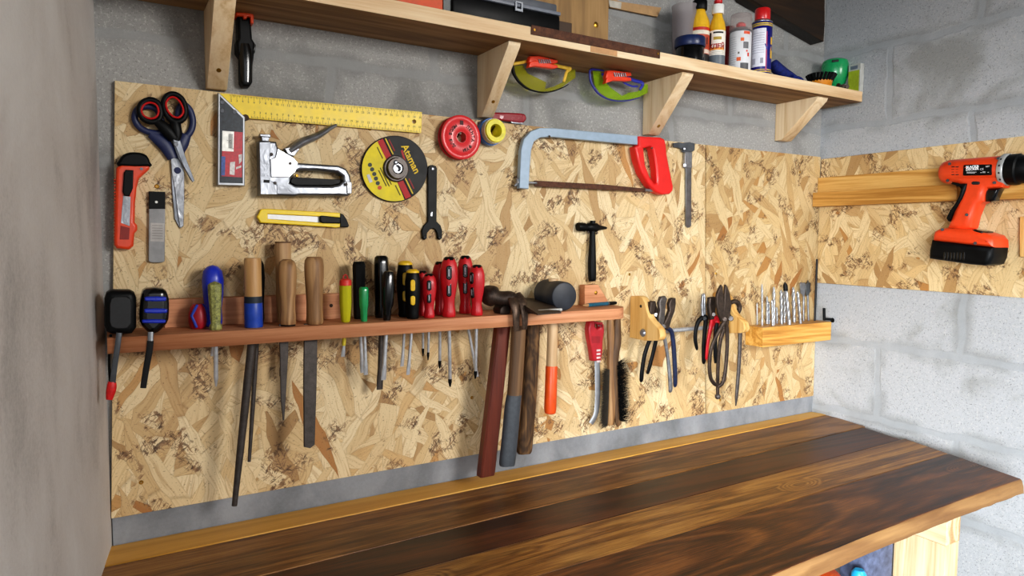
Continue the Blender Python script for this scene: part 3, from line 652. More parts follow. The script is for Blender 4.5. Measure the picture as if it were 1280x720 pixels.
# caliper
t = T('caliper', 'slim steel vernier caliper hanging at the right edge of the large panel', 'caliper', 861, 230)
part('beam', flatW([(857.4, 190), (864.4, 190), (864.2, 282), (862, 284.5), (859.5, 284.5), (857.6, 282)], .012, .0155, bev=.0004), pm('#8a8d90', .35, .9), t)
part('jaws', flatW(zh((1006, 184), (1036, 179), (1060, 184), (1100, 178), (1132, 186), (1130, 226), (1116, 236), (1060, 238), (1050, 216), (1030, 210), (1008, 208)), .013, .018, bev=.0006), pm('#6d7278', .4, .8), t)
part('slide', flatW(zh((1074, 236), (1116, 238), (1114, 330), (1072, 330)), .0125, .0195, bev=.0008), M_steel, t)
part('thumb_wheel', cyl(W(856, 206.5, .0125), W(856, 206.5, .019), .0042, 16, .0006), M_chrome, t)
part('lock_screw', cyl(W(855.5, 186, .014), W(855.5, 186, .024), .003, 12, .0006), M_chrome, t)
part('nail', screw_head(866, 181, .012, .002), M_iron, bA)
# small black hammer
t = T('hammer', 'small black hammer hanging above the right end of the rack', 'hammer', 739, 320)
part('head', lathe(W(722, 283.5, .02), W(759, 285, .02), [(0, 0), (0, .0085), (.06, .0095), (.22, .0095), (.28, .007), (.36, .010), (.62, .010), (.7, .006), (.97, .0025), (1, 0)], 18), M_black, t)
part('handle', tubeW([(741, 276, .02, 3.6), (740.6, 292, .02, 3.6), (740.4, 310, .02, 4.4), (740, 330, .02, 5.2), (740.3, 348, .02, 5.0), (740.4, 351.5, .02, 3.4)], 14, 3), M_black, t)
part('nail', tube([W(735, 291, .006), W(735.5, 290, .03)], .002, 8), M_iron, bA); part('nail', tube([W(746, 292, .006), W(746.5, 291, .03)], .002, 8), M_iron, bA)
# quick clamp under the shelf
dcl = -Zp(306, 16, SB).y; zc = zm(250, 0, 3.657)
t = thing('clamp', 'black plastic clamp with orange jaw hanging under the shelf beside the left bracket', 'clamp', W(306, 60, dcl-.01))
part('jaw_pad', flatW(zc((166, 55), (240, 60), (246, 70), (246, 106), (233, 106), (231, 76), (216, 74), (214, 84), (200, 84), (199, 72), (166, 70)), dcl-.03, dcl, bev=.0015), M_orange, t)
part('body', flatW(zc((172, 72), (198, 72), (200, 84), (214, 84), (216, 74), (232, 78), (236, 120), (240, 176), (252, 196), (249, 240), (242, 300), (241, 375), (228, 394), (198, 393), (186, 374), (184, 260), (168, 236), (166, 190), (174, 176)), dcl-.034, dcl-.006, bev=.004, sm=0), M_black, t)
part('grip', tubeW([(x, y, dcl-.008, r) for (x, y), r in zip(zc((204, 200), (210, 250), (212, 330), (212, 376)), (6, 8, 7, 6))], 14, 3, .5, up=(0, -1, 0)), M_blackg, t)
part('trigger', flatW(zc((240, 190), (256, 204), (252, 240), (240, 236)), dcl-.026, dcl-.012, bev=.0015), M_blackg, t)
# ---------------------------------------------------------------- tool rack and what stands in it
RZ, RD = .296, .112
holes = []
METAL = pm('#c4c6c9', .32, .55, .1, 120)
def rack_xyz(px, pymid, d): p = W(px, pymid, d); return p.x
def hand(px, top, d, rpx):
    """base and top of a handle standing on the ledge, and its radius"""
    zt = W(px, top, d).z; pb = None
    x = W(px, top, d).x; 
    py = 412
    for _ in range(3):
        q = W(px, (top+py)/2, d); x = q.x
    return Vector((x, -d, RZ+.0004)), Vector((x, -d, zt)), rpx*pxm(px, (top+410)/2, d)
def shaft(t, A, tip, rad, mat, kind='round', name='shaft', hole=None, d_tip=None, tipmat=None):
    B = W(tip[0], tip[1], d_tip if d_tip is not None else -A.y); A = Vector((A.x, A.y, RZ+.003))
    holes.append((A.x, A.y, hole or rad+.0012)); L = (B-A).length; n = (B-A).normalized()
    if kind == 'round': me = cyl(A, B, rad, 12)
    elif kind == 'phillips':
        me = lathe(A, B, [(0, rad), (1-.012/L, rad), (1-.011/L, rad*.9), (1, rad*.35), (1, 0)], 12)
    elif kind == 'flat':
        x, y = Vector((1, 0, 0)), Vector((0, 1, 0)); bm = bmesh.new(); rg = []
        for tt, w, h in ((0, rad, rad), (.72, rad, rad), (.86, rad*1.35, rad*.8), (.96, rad*1.3, rad*.3), (1, rad*1.25, rad*.18)):
            c = A+(B-A)*tt; rg.append([bm.verts.new(c+x*w*math.cos(k*PI/6)+y*h*math.sin(k*PI/6)) for k in range(12)])
        for P, Q in zip(rg, rg[1:]):
            for k in range(12): bm.faces.new((P[k], P[(k+1) % 12], Q[(k+1) % 12], Q[k]))
        bm.faces.new(rg[0]); bm.faces.new(rg[-1]); me = fin(bm)
    s = part(name, me, mat, t)
    if tipmat is not None:
        part('tip', lathe(B-n*.014, B+n*.0006, [(0, rad*1.06), (.45, rad*1.06), (.55, rad*.85), (1, rad*.4), (1, 0)], 10), tipmat, s)
    return s
def oval(c, w, h, dep, an, name, mat, t, label=None):
    """small pill-shaped inlay standing proud of a handle; an = direction it faces"""
    m = Matrix((Vector((-math.sin(an), math.cos(an), 0)), Vector((0, 0, 1)), Vector((math.cos(an), math.sin(an), 0)))).transposed()
    n = 10; o = []
    for k in range(n+1): u = PI*k/n; o.append((w/2*math.cos(u), h/2-w/2+w/2*math.sin(u)))
    for k in range(n+1): u = PI+PI*k/n; o.append((w/2*math.cos(u), -h/2+w/2+w/2*math.sin(u)))
    return part(name, flat([o], dep, m, c, min(dep*.45, w*.2)), mat, t, label)
GS = 'screwdrivers standing in the rack'
def red_driver(px, top, d, rpx, tip, srad, label, kind='phillips', face=0.0, inl=True, tipmat=M_black):
    A, B, r = hand(px, top, d, rpx); L = (B-A).length
    t = thing('screwdriver', label, 'screwdriver', A, GS)
    part('handle', lathe(A, B, [(0, 0), (0, r*.68), (.03, r*.76), (.09, r*.74), (.2, r*.62), (.3, r*.66), (.45, r*.84), (.65, r), (.8, r*.98), (.9, r*.84), (.965, r*.62)], 36, (6, .035)), pm('#c01a24', .42, 0, .08, 50, .1), t)
    part('end_cap', lathe(A+(B-A)*.945, B, [(0, r*.70), (.55, r*.6), (1, r*.42), (1, 0)], 24), M_black, t)
    if inl:
        an = facing(A)+face
        for f, w, h, rr in ((.74, .62, .24, 1.0), (.46, .56, .24, .86)):
            c = A+(B-A)*f+Vector((math.cos(an), math.sin(an), 0))*(r*rr-.0012); o = oval(c, r*w, L*h, .0042, an, 'grip_inlay', M_blackg, t, 'black glossy inlay')
            c2 = c+Vector((math.cos(an), math.sin(an), 0))*.0022; 
            part('inlay_mark', obox(c2, (.0002, r*.16, L*h*.5), Matrix.Rotation(an, 3, 'Z')), pm('#a9a9ad', .4), o)
    shaft(t, A, tip, srad, METAL, kind, tipmat=tipmat)
    return t
# squat red and blue driver
A, B, r = hand(247.5, 380, .062, 10.6)
t = thing('screwdriver', 'stubby red and blue screwdriver, shortest handle in the rack', 'screwdriver', A, GS)
part('handle', lathe(A, B, [(0, 0), (0, r*.7), (.06, r*.86), (.3, r), (.6, r*.98), (.85, r*.8), (1, r*.5), (1, 0)], 36, (3, .06)), pm('#a31d2c', .45), t)
an = facing(A)
for k in (-.5, 1.5, 3.6): part('grip_stripe', tube([A+(B-A)*f+Vector((math.cos(an+k+s), math.sin(an+k+s), 0))*r*q*.96 for f, s, q in ((.08, .3, .9), (.3, .1, 1.02), (.55, -.25, 1.02), (.8, .1, .88), (.97, .4, .52))], .0022, 8), M_blue, t)
shaft(t, A, (247, 432), .003, METAL, 'flat')
# blue driver behind the speckled one
A, B, r = hand(266.5, 331, .045, 12.5)
t = thing('screwdriver', 'thick bright blue round-topped handle behind the speckled green one', 'screwdriver', A, GS)
part('handle', lathe(A, B, [(0, 0), (0, r*.7), (.08, r*.8), (.3, r*.75), (.5, r*.92), (.75, r), (.9, r*.86), (.97, r*.5), (1, 0)], 36, (6, .02)), pm('#2036b8', .38, 0, .08, 50, .15), t)
shaft(t, A, (266.5, 445), .003, METAL, 'flat')
# speckled driver
A, B, r = hand(269, 351.5, .088, 8.0)
t = thing('screwdriver', 'slim screwdriver with yellow-green speckled handle worn black', 'screwdriver', A, GS)
part('handle', lathe(A, B, [(0, 0), (0, r*.85), (.03, r*.9), (.08, r*.9), (.14, r*.68), (.2, r*.75), (.5, r*.85), (.8, r*.98), (.93, r*.95), (.97, r*.6), (1, 0)], 36, (8, .05)), rusty('#20221a', '#b3b56a', .5, 0, 140), t)
shaft(t, A, (270, 483), .0034, METAL, 'phillips')
# files
def filehandle(px, top, d, rpx, prof, mat, name, label, cat='file'):
    A, B, r = hand(px, top, d, rpx); t = thing(name, label, cat, A)
    part('handle', lathe(A, B, [(f, r*q) for f, q in prof], 28), mat, t); return t, A, B, r
PR = [(0, 0), (0, .72), (.03, .84), (.12, .86), (.22, .80), (.4, .82), (.62, .97), (.8, 1.0), (.9, .95), (.965, .8), (1, .45), (1, 0)]
t, A, B, r = filehandle(316.5, 322.5, .085, 10.4, [(0, 0), (0, 1), (.5, .98), (.96, .97), (1, .9), (1, 0)], M_handle2, 'metal_file', 'long round file, straight wooden handle wrapped in blue tape')
part('tape_wrap', lathe(A+(B-A)*.0, A+(B-A)*.36, [(0, r*.98), (.02, r*1.05), (.3, r*1.03), (.35, r*1.06), (.96, r*1.04), (1, r)], 28), pm('#1a45a8', .4, 0, .1, 80), t, 'blue tape')
part('tape_band', lathe(A+(B-A)*.355, A+(B-A)*.45, [(0, r*1.03), (1, r*1.01)], 28), pm('#1d2733', .6), t, 'dark tape band')
P0 = Vector((A.x, A.y, RZ+.003)); P1 = W(293, 632, .075)
part('blade', tube([P0, P0.lerp(P1, .3), P0.lerp(P1, .7), P1], [.0066, .0066, .0056, .0042], 14), M_file, t); holes.append((A.x, A.y, .0085))
A, B, r = hand(322, 323, .050, 9)
t = thing('metal_file', 'thin round file with black handle, hidden behind the blue-taped one', 'file', A)
part('handle', lathe(A, B, [(0, 0), (0, r*.7), (.1, r*.85), (.3, r*.8), (.7, r), (.9, r*.92), (1, r*.5), (1, 0)], 24), M_black, t)
P0 = Vector((A.x, A.y, RZ+.003)); P1 = W(311.5, 577, .05)
part('blade', tube([P0, P0.lerp(P1, .6), P1], [.0036, .0036, .0026], 12), M_file, t); holes.append((A.x, A.y, .005))
A, B, r = hand(354.5, 302.5, .040, 9.6)
t = thing('chisel', 'tall pale wooden handle standing behind the others, highest in the rack', 'chisel', A)
part('handle', lathe(A, B, [(0, 0), (0, r*.9), (.5, r*.96), (.96, r), (1, r*.92), (1, 0)], 28), wood('tan_handle', ['#a17c55', '#bd9a70', '#cdae86'], 2, 1, 12), t)
part('rim', lathe(B-Vector((0, 0, .0015)), B+Vector((0, 0, .0006)), [(0, r*1.02), (1, r*.98), (1, 0)], 28), pm('#6c4b31', .7), t)
shaft(t, A, (353, 470), .0038, M_file, 'flat', 'blade')
t, A, B, r = filehandle(359.5, 324, .088, 11.2, PR, M_handle, 'metal_file', 'short pointed file with brown turned handle, dark blade tapering below')
P0 = Vector((A.x, A.y, RZ+.002)); holes.append((A.x, A.y, .0095))
part('blade', flatW([(349, 405), (361.2, 405), (360.6, 440), (357.2, 500), (355.4, 525.5), (353.6, 525), (351.2, 500), (350, 440)], .084, .0885, bev=.0008), M_file, t)
part('ferrule', lathe(A-Vector((0, 0, .0002)), A+Vector((0, 0, .004)), [(0, r*.78), (1, r*.82)], 24), M_black, t)
t, A, B, r = filehandle(393, 321, .086, 11.6, [(0, 0), (0, .8), (.04, .9), (.12, .86), (.3, .84), (.5, .9), (.72, 1.0), (.86, 1.02), (.95, .95), (1, .72), (1, 0)], M_handle, 'metal_file', 'wide flat rasp with worn brown wooden handle')
part('blade', flatW([(380.6, 405), (397.2, 405), (396, 480), (393.6, 556), (388, 560.5), (380.4, 559), (379.8, 480)], .082, .088, bev=.001), M_file, t); holes.append((A.x, A.y, .0125))
# voltage tester
A, B, r = hand(432, 343, .085, 7.4)
t = thing('screwdriver', 'clear yellow tester screwdriver with red cap', 'screwdriver', A, GS)
part('handle', lathe(A, A+(B-A)*.80, [(0, 0), (0, r*.6), (.03, r*.75), (.2, r*.85), (.5, r), (.9, r), (1, r*.96), (1, 0)], 28, (8, .04)), clear('#d8d433', .1, .35), t)
part('core', lathe(A+(B-A)*.04, A+(B-A)*.74, [(0, r*.3), (.4, r*.42), (.7, r*.42), (1, r*.3)], 12), pm('#c7b93a', .4), t)
part('cap', lathe(A+(B-A)*.76, A+(B-A)*.91, [(0, r*.9), (.1, r*1.02), (.8, r*.98), (1, r*.7), (1, 0)], 28), pm('#d3352c', .4), t)
part('clip', tube([A+(B-A)*.9+Vector((-.004, 0, 0)), A+(B-A)*.97+Vector((-.003, 0, 0)), B, A+(B-A)*.97+Vector((.003, 0, 0)), A+(B-A)*.9+Vector((.004, 0, 0))], .0012, 8), pm('#c0302a', .4), t)
s = shaft(t, A, (428.6, 446), .0026, METAL, 'flat')
part('sleeve', cyl(Vector((A.x, A.y, RZ)), W(429.6, 432, -A.y), .0033, 12), pm('#c9b72c', .4), s)
# black hexagonal, green, two black
A, B, r = hand(449, 327, .048, 8.2)
t = thing('screwdriver', 'black faceted screwdriver standing behind the green one', 'screwdriver', A, GS)
part('handle', lathe(A, B, [(0, 0), (0, r*.8), (.05, r*.9), (.85, r), (.95, r), (1, r*.8), (1, 0)], 8), M_black, t, smooth=False)
shaft(t, A, (453.4, 466), .0034, METAL, 'flat')
A, B, r = hand(455, 358.5, .088, 6.0)
t = thing('screwdriver', 'small shiny green screwdriver in front of the black faceted one', 'screwdriver', A, GS)
part('handle', lathe(A, B, [(0, 0), (0, r*.62), (.05, r*.7), (.3, r*.74), (.5, r*.95), (.9, r), (.97, r*.92), (1, r*.7), (1, 0)], 28, (6, .04)), pm('#1f9556', .2, 0, .1, 60, .4), t)
shaft(t, A, (457.4, 468.5), .0029, METAL, 'flat')
A, B, r = hand(477, 319.5, .048, 9.6)
t = thing('screwdriver', 'tallest black screwdriver with square dark blade, behind the slim black one', 'screwdriver', A, GS)
part('handle', lathe(A, B, [(0, 0), (0, r*.82), (.06, r*.92), (.25, r*.86), (.6, r*.98), (.88, r*.94), (.97, r*.86), (1, r*.6), (1, 0)], 28, (6, .04)), M_blackg, t)
shaft(t, A, (474.6, 487), .0046, M_file, 'flat', 'blade')
A, B, r = hand(483.5, 337, .089, 8.0)
t = thing('screwdriver', 'slim black screwdriver with rounded top and narrow neck', 'screwdriver', A, GS)
part('handle', lathe(A, B+Vector((.004, 0, 0)), [(0, 0), (0, r*.55), (.03, r*.62), (.22, r*.66), (.3, r*.9), (.6, r), (.88, r*.95), (.96, r*.7), (1, 0)], 28, (6, .03)), M_blackg, t)
shaft(t, A, (479.4, 475), .0036, METAL, 'flat')
# yellow-black pair
def yel(px, top, d, rpx, tip, label):
    A, B, r = hand(px, top, d, rpx); L = (B-A).length; t = thing('screwdriver', label, 'screwdriver', A, GS)
    part('handle', lathe(A, A+(B-A)*.95, [(0, 0), (0, r*.72), (.03, r*.8), (.12, r*.78), (.24, r*.84), (.5, r), (.8, r), (.95, r*.86), (1, r*.76)], 28, (6, .02)), M_black, t)
    part('end_cap', lathe(A+(B-A)*.93, B, [(0, r*.86), (.4, r*.84), (1, r*.5), (1, 0)], 28), pm('#e9bf24', .4), t)
    an = facing(A)
    for f, h in ((.68, .24), (.38, .20)):
        oval(A+(B-A)*f+Vector((math.cos(an), math.sin(an), 0))*(r*.98-.0012), r*.62, L*h, .004, an, 'grip_inlay', pm('#f0c52a', .4), t, 'yellow inlay')
    shaft(t, A, tip, .0027, METAL, 'flat')
yel(506.5, 326, .05, 10.6, (502.6, 458), 'rear one of the two black and yellow screwdrivers, standing taller')
yel(516, 336.5, .087, 9.6, (510, 468.5), 'front one of the two black and yellow screwdrivers')
red_driver(528.5, 338.5, .05, 7.8, (528.8, 445), .0022, 'small red and black screwdriver half hidden right of the yellow pair', inl=False)
red_driver(536.5, 342, .087, 9.3, (535, 450), .0022, 'short red screwdriver with two black inlays, right of the yellow pair')
red_driver(550, 327, .05, 9.8, (549.6, 460), .0030, 'red screwdriver hidden behind the thickest red one', inl=False)
red_driver(561.3, 321, .088, 11.2, (562.6, 483), .0033, 'thickest red screwdriver with longest bright shaft and two black inlays')
red_driver(581.5, 319.5, .05, 10.0, (596.4, 471), .0030, 'red screwdriver behind the last red one in the row', 'flat', tipmat=None)
red_driver(596, 331, .09, 10.2, (594.2, 473), .0030, 'last red screwdriver in the row, nearest the hammers', face=-.75)

# ---- hammers
def rodW(pp, **k): return tubeW(pp, **k)
xm = W(627, 372, .07)
t = thing('sledge_hammer', 'hammer with flat red-brown painted handle reaching down to the bench', 'hammer', W(625, 420, .075))
hd = lathe(W(622, 386, .066), W(632, 389, .100), [(0, 0), (0, .0085), (.05, .0105), (.95, .0105), (1, .0085), (1, 0)], 18)
part('head', hd, M_iron, t)
c0, c1 = W(629, 396, .075), W(607, 594, .075)
bm = bmesh.new(); ux = Vector((1, 0, 0)); uy = Vector((0, 1, 0)); rg = []
for f, wd, th in ((-.08, .011, .009), (.0, .0115, .0095), (.04, .0145, .0105), (.5, .0152, .0105), (.98, .0162, .0105), (1, .0158, .010)):
    c = c0+(c1-c0)*f; rg.append([bm.verts.new(c+ux*wd*sgn*(1 if i else 1)+uy*th*s2) for i, (sgn, s2) in enumerate(((-1, -.7), (-.8, -1), (.8, -1), (1, -.7), (1, .7), (.8, 1), (-.8, 1), (-1, .7)))])
for P, Q in zip(rg, rg[1:]):
    for k in range(8): bm.faces.new((P[k], P[(k+1) % 8], Q[(k+1) % 8], Q[k]))
bm.faces.new(rg[0]); bm.faces.new(rg[-1])
part('handle', fin(bm), M_redwood, t, smooth=25); slots = [(c0.x, -.075, .0145, .0115)]
# claw hammer
t = thing('claw_hammer', 'rusty claw hammer, claws over the rack edge, handle end dipped dark grey', 'hammer', W(645, 420, .105))
k0 = W(613, 367, .072)
zc_h = zm(590, 340, 9)
part('head', tubeW([(x, y, dd_, r) for (x, y), dd_, r in zip(zc_h((172, 258), (176, 258), (215, 268), (245, 275), (290, 290), (360, 300), (430, 300), (478, 318)), (.066, .067, .074, .080, .086, .092, .099, .106), (11, 12.4, 13, 12.6, 9.2, 9.4, 9.6, 7.6))], 20, 3), M_iron, t)
for k, pts in enumerate((((638, 371, .098, 7.5), (642.5, 379, .116, 7.0), (645, 392, .124, 5.2), (645.2, 404, .124, 4.6), (645.5, 413.5, .122, 4.2)), ((645, 369, .098, 7.5), (653, 379, .114, 6.6), (655.5, 392, .122, 4.8), (656, 404, .122, 4.2), (655.5, 411.5, .120, 3.6)))):
    part('claw', tubeW(pts, 12, 4, .55, up=(0, -1, 0)), rusty('#3a302a', '#6f5b4c', .45, .7), t)
part('handle', tubeW([(650, 384, .098, 8), (648.5, 410, .098, 9.4), (645.5, 460, .096, 9.6), (641, 520, .094, 9.8), (640, 522, .094, 9.8)], 18, 3, .8), M_hamwood, t)
part('dipped_grip', tubeW([(643.5, 492, .0945, 9.6), (641.2, 505, .0945, 10.4), (637.5, 545, .094, 10.6), (634, 578, .093, 10.4), (633.6, 580, .093, 9)], 18, 3, .82), pm('#474c52', .55, 0, .12, 120), t, 'dark grey rubber-dipped grip')
hx = W(648.5, 405, .098); slots.append((hx.x, hx.y, .0135, .0115))
# hatchet
t = thing('hatchet', 'hatchet with flat dark blade on the rack and rough bark-brown handle', 'hatchet', W(662, 420, .06))
zx = zm(590, 340, 9)
bm = bmesh.new(); top = [Zp(*p, RZ+.026) for p in zx((430, 235), (700, 268), (850, 330), (1000, 425))]
hp = [W(*p, .058) for p in zx((430, 236),)]
def slab(pts, zs, th):
    bm = bmesh.new(); n = len(pts)
    up = [bm.verts.new(Vector((p.x, p.y, zz+h/2))) for (p, zz, h) in zip(pts, zs, th)]; dn = [bm.verts.new(Vector((p.x, p.y, zz-h/2))) for (p, zz, h) in zip(pts, zs, th)]
    bm.faces.new(up); bm.faces.new(list(reversed(dn)))
    for i in range(n): j = (i+1) % n; bm.faces.new((up[i], dn[i], dn[j], up[j]))
    return fin(bm)
zz = RZ+.012
P = [Zp(*p, zz) for p in zx((420, 300), (470, 262), (590, 262), (760, 292), (880, 352), (1004, 432), (738, 452), (590, 410), (440, 380))]
part('head', slab(P, [zz+.004, zz+.005, zz+.004, zz, zz-.002, zz-.004, zz-.004, zz, zz+.003], [.020, .020, .018, .010, .006, .0025, .0025, .012, .020]), M_iron, t, smooth=25)
E0, E1 = Zp(*zx((742, 449))[0], zz-.003), Zp(*zx((1002, 430))[0], zz-.003)
part('cutting_edge', tube([E0+Vector((0, -.001, .001)), E1+Vector((0, -.001, .001))], .003, 8), pm('#c9c9c6', .45, .3), t, 'bright ground edge')
hq = W(666, 400, .055)
part('handle', tubeW([(667, 384, .052, 8.5), (666, 405, .052, 9.6), (663.5, 450, .05, 10.2), (660.5, 500, .048, 10.2), (656.5, 545, .046, 10.4), (655, 564, .046, 10), (654.8, 565.5, .046, 7)], 14, 3, .85), M_bark, t); slots.append((W(666, 405, .052).x, -.052, .0135, .012))
# rubber mallet
t = thing('rubber_mallet', 'black rubber mallet, wooden handle ending in bright orange paint', 'mallet', W(690, 400, .07))
m0, m1 = W(682, 366, .028), W(706, 370, .108); mr = 18.3*pxm(700, 370, .1)
m0.z = max(m0.z, RZ+mr); m1.z = RZ+mr+.0005
part('head', lathe(m0, m1, [(0, 0), (0, mr*.9), (.03, mr*.98), (.3, mr*1.0), (.36, mr*.97), (.62, mr*.97), (.68, mr*1.0), (.94, mr*.99), (.985, mr*.93), (1, mr*.82), (1, 0)], 40), pm('#2b2f37', .5, 0, .2, 40), t)
mc = m0.lerp(m1, .42)
he = W(688, 508, .062)
part('handle', tube([Vector((mc.x, mc.y, RZ+2*mr+.004)), Vector((mc.x, mc.y, RZ)), Vector((mc.x, mc.y, RZ)).lerp(he, .6), he], [.0098, .0104, .0112, .0118], 18), M_malwood, t)
ga = Vector((mc.x, mc.y, RZ)).lerp(he, .58)
part('painted_end', lathe(ga, W(687.6, 517, .062), [(0, .0113), (.02, .0122), (.9, .0126), (.98, .0115), (1, .009), (1, 0)], 20), pm('#e2571c', .4, 0, .08), t, 'orange painted handle end')
holes.append((mc.x, mc.y, .0125))
# pencil on the ledge
t = thing('mechanical_pencil', 'dark teal mechanical pencil lying at the right end of the rack', 'pencil', (W(750, 376, .06).x, -.06, RZ))
a0, a1 = Vector((W(727, 379, .062).x, -.066, RZ+.0047)), Vector((W(771, 374, .050).x, -.048, RZ+.0047))
L = lambda f: a0.lerp(a1, f)
part('barrel', cyl(L(.14), L(.74), .0042, 14, .0005), pm('#1d5f76', .3, 0, .1, 60, .3), t)
part('tip', lathe(L(.14), L(0), [(0, .004), (.5, .003), (1, .0008), (1, 0)], 14), pm('#a07b52', .5), t)
part('band', cyl(L(.72), L(.76), .0044, 14), M_chrome, t)
part('cap', lathe(L(.76), L(1), [(0, .0042), (.8, .0038), (1, .0028), (1, 0)], 14), M_black, t)
# ---- the rack itself
x0 = W(134, 430, RD).x; x1 = W(761, 385, .03).x; zb = W(320, 430, RD).z
rk = thing('tool_rack', 'long reddish wooden tool rack fixed across the large panel', 'rack', ((x0+x1)/2, -.05, zb))
rc = .05
ol = [(x0, -OS-.0006), (x0, -RD)]+[(x1-rc+rc*math.sin(k*PI/12), -RD+rc-rc*math.cos(k*PI/12)) for k in range(7)]+[(x1, -OS-.0006)]
hs = [circ((hx, hy), hr, 20) for hx, hy, hr in holes]
hs += [[(a+rx*q, b+ry*s) for q, s in ((-1, -1), (1, -1), (1, 1), (-1, 1))] for a, b, rx, ry in slots]
part('ledge', flat([ol]+hs, RZ-zb, FZ, (0, 0, (RZ+zb)/2), .0005, 0), M_rack, rk, smooth=False)
zt = .340; xb0 = W(205, 380, .03).x; xb1 = W(728, 360, .03).x
bx1 = W(760, 374, .03).x
part('back_strip', flat([[(xb0, RZ+.0003), (W(430, 380, .03).x, RZ+.0003), (W(430, 380, .03).x, zt), (xb0, zt)]], .02, FB, (0, -OS-.0106, 0), .0006), M_rack, rk, smooth=False)
xa = W(731, 360, .03).x
part('end_block', flat([[(xa, RZ+.0003), (bx1, RZ+.0003), (bx1-.002, RZ+.010), (bx1-.028, zt), (xa, zt)]], .02, FB, (0, -OS-.0106, 0), .0006), M_rack, rk, smooth=False)
c = W(745, 366, .0312); part('screw', lathe(c+U*.002, c-U*.0012, [(0, .003), (.6, .0042), (1, .002), (1, 0)], 14), M_brass, rk)
part('screw', screw_head(414, 382, .0312, .003), M_iron, rk)
# ---- tape measures
def rbox(px0, py0, px1, py1, cut): return [(px0+cut, py0), (px1-cut, py0), (px1-cut*.25, py0+cut*.4), (px1, py0+cut*1.2), (px1, py1-cut), (px1-cut*.7, py1-cut*.1), (px1-cut*1.6, py1), (px0+cut*1.2, py1), (px0+cut*.3, py1-cut*.4), (px0, py1-cut*1.2), (px0, py0+cut*1.4), (px0+cut*.3, py0+cut*.4)]
t = thing('tape_measure', 'plain black tape measure with grey tongue and red end, at the left wall', 'tape measure', W(151, 415, .1))
part('case', flatW(rbox(130.5, 363.5, 170.5, 418, 8), .066, .110, bev=.008, res=4), M_black, t)
part('front_plate', flatW(rbox(137, 371, 164, 411, 7), .109, .1125, bev=.001), pm('#1c1d1f', .55, 0, .25, 150), t)
part('tongue', tubeW([(149, 416, .116, 3.2), (147, 432, .117, 3.2), (143.5, 456, .114, 3.2), (140.5, 480, .11, 3.2)], 10, 3, .25, up=(0, -1, 0)), pm('#54575b', .4, .3), t)
part('strap_loop', tubeW([(138.5, 418, .100, 1.6), (137, 436, .10, 1.6), (136.5, 458, .10, 1.6), (138, 478, .104, 1.6)], 8, 3), M_black, t)
part('red_end', tubeW([(140, 477, .108, 4.5), (139.5, 484, .108, 5.5), (138, 492, .108, 5.0), (136.5, 499.5, .108, 3.6)], 12, 3, .7, up=(0, -1, 0)), pm('#d01f1f', .4, 0, .12, 200), t, 'red wrapped end')
t = thing('tape_measure', 'black tape measure with three shiny blue bands and a black wrist strap', 'tape measure', W(193, 412, .1))
part('case', flatW([(183, 361), (204, 361), (210, 368), (212, 380), (211, 400), (206, 408), (198, 416), (189, 417.5), (181, 412), (175, 402), (175.5, 384), (177.5, 368)], .068, .108, bev=.009, sm=2, res=4), M_blackg, t)
for a, b, c_, d_ in ((181, 371, 208, 376.5), (180.5, 386, 209, 391.5), (178, 399.5, 207, 404)): part('blue_band', flatW([(a+2, a and b), (c_-2, b), (c_, (b+d_)/2), (c_-2, d_), (a+2, d_), (a, (b+d_)/2)], .100, .1115, bev=.002, sm=2), pm('#1f36b5', .3, 0, .08, 60, .3), t)
part('tongue', tubeW([(188.5, 415, .113, 3.2), (188, 428, .116, 3.2)], 10, 2, .25, up=(0, -1, 0)), pm('#77797c', .4, .4), t)
part('wrist_strap', tubeW([(188, 426, .116, 3.7), (186.5, 440, .114, 3.7), (182.5, 462, .11, 3.6), (179, 485, .106, 3.4)], 10, 3, .3, up=(0, -1, 0)), pm('#0f0f11', .75), t)

# ---- hanging below the rack: scraper and wire brushes
zq = zm(715, 335, 3.515)
t = T('scraper', 'red-handled scraper with curved silver blade hanging under the rack end', 'scraper', 745, 450)
part('handle', flatW(zq((80, 240), (90, 228), (106, 236), (128, 238), (142, 248), (144, 280), (138, 320), (136, 370), (130, 408), (94, 410), (90, 370), (78, 310), (74, 270)), .014, .032, [zq((106, 246), (128, 246), (126, 262), (112, 268), (104, 258))], bev=.004), pm('#b0212c', .42, 0, .08), t)
for k in range(4): part('grip_slot', flatW([(745.8, 437+k*4.6), (750.5, 436.6+k*4.6), (750.7, 438.8+k*4.6), (745.9, 439.4+k*4.6)], .0315, .0325, bev=0), pm('#d8c6c4', .5), t)
part('label', flatW(zq((86, 300), (126, 300), (122, 330), (88, 330)), .0315, .0322, bev=0), pm('#9b1a25', .5), t)
part('blade', tubeW([(x, y, .023, r) for (x, y), r in zip(zq((111, 400), (112, 470), (113, 540), (110, 610), (104, 644), (90, 672), (84, 684)), (4.0, 4, 3.9, 3.7, 3.5, 3.8, 3.6))], 10, 4, .3, up=(0, -1, 0)), M_alu, t)
part('nail', tube([W(748, 408, .006), W(748.5, 407, .034)], .002, 8), M_iron, bA)
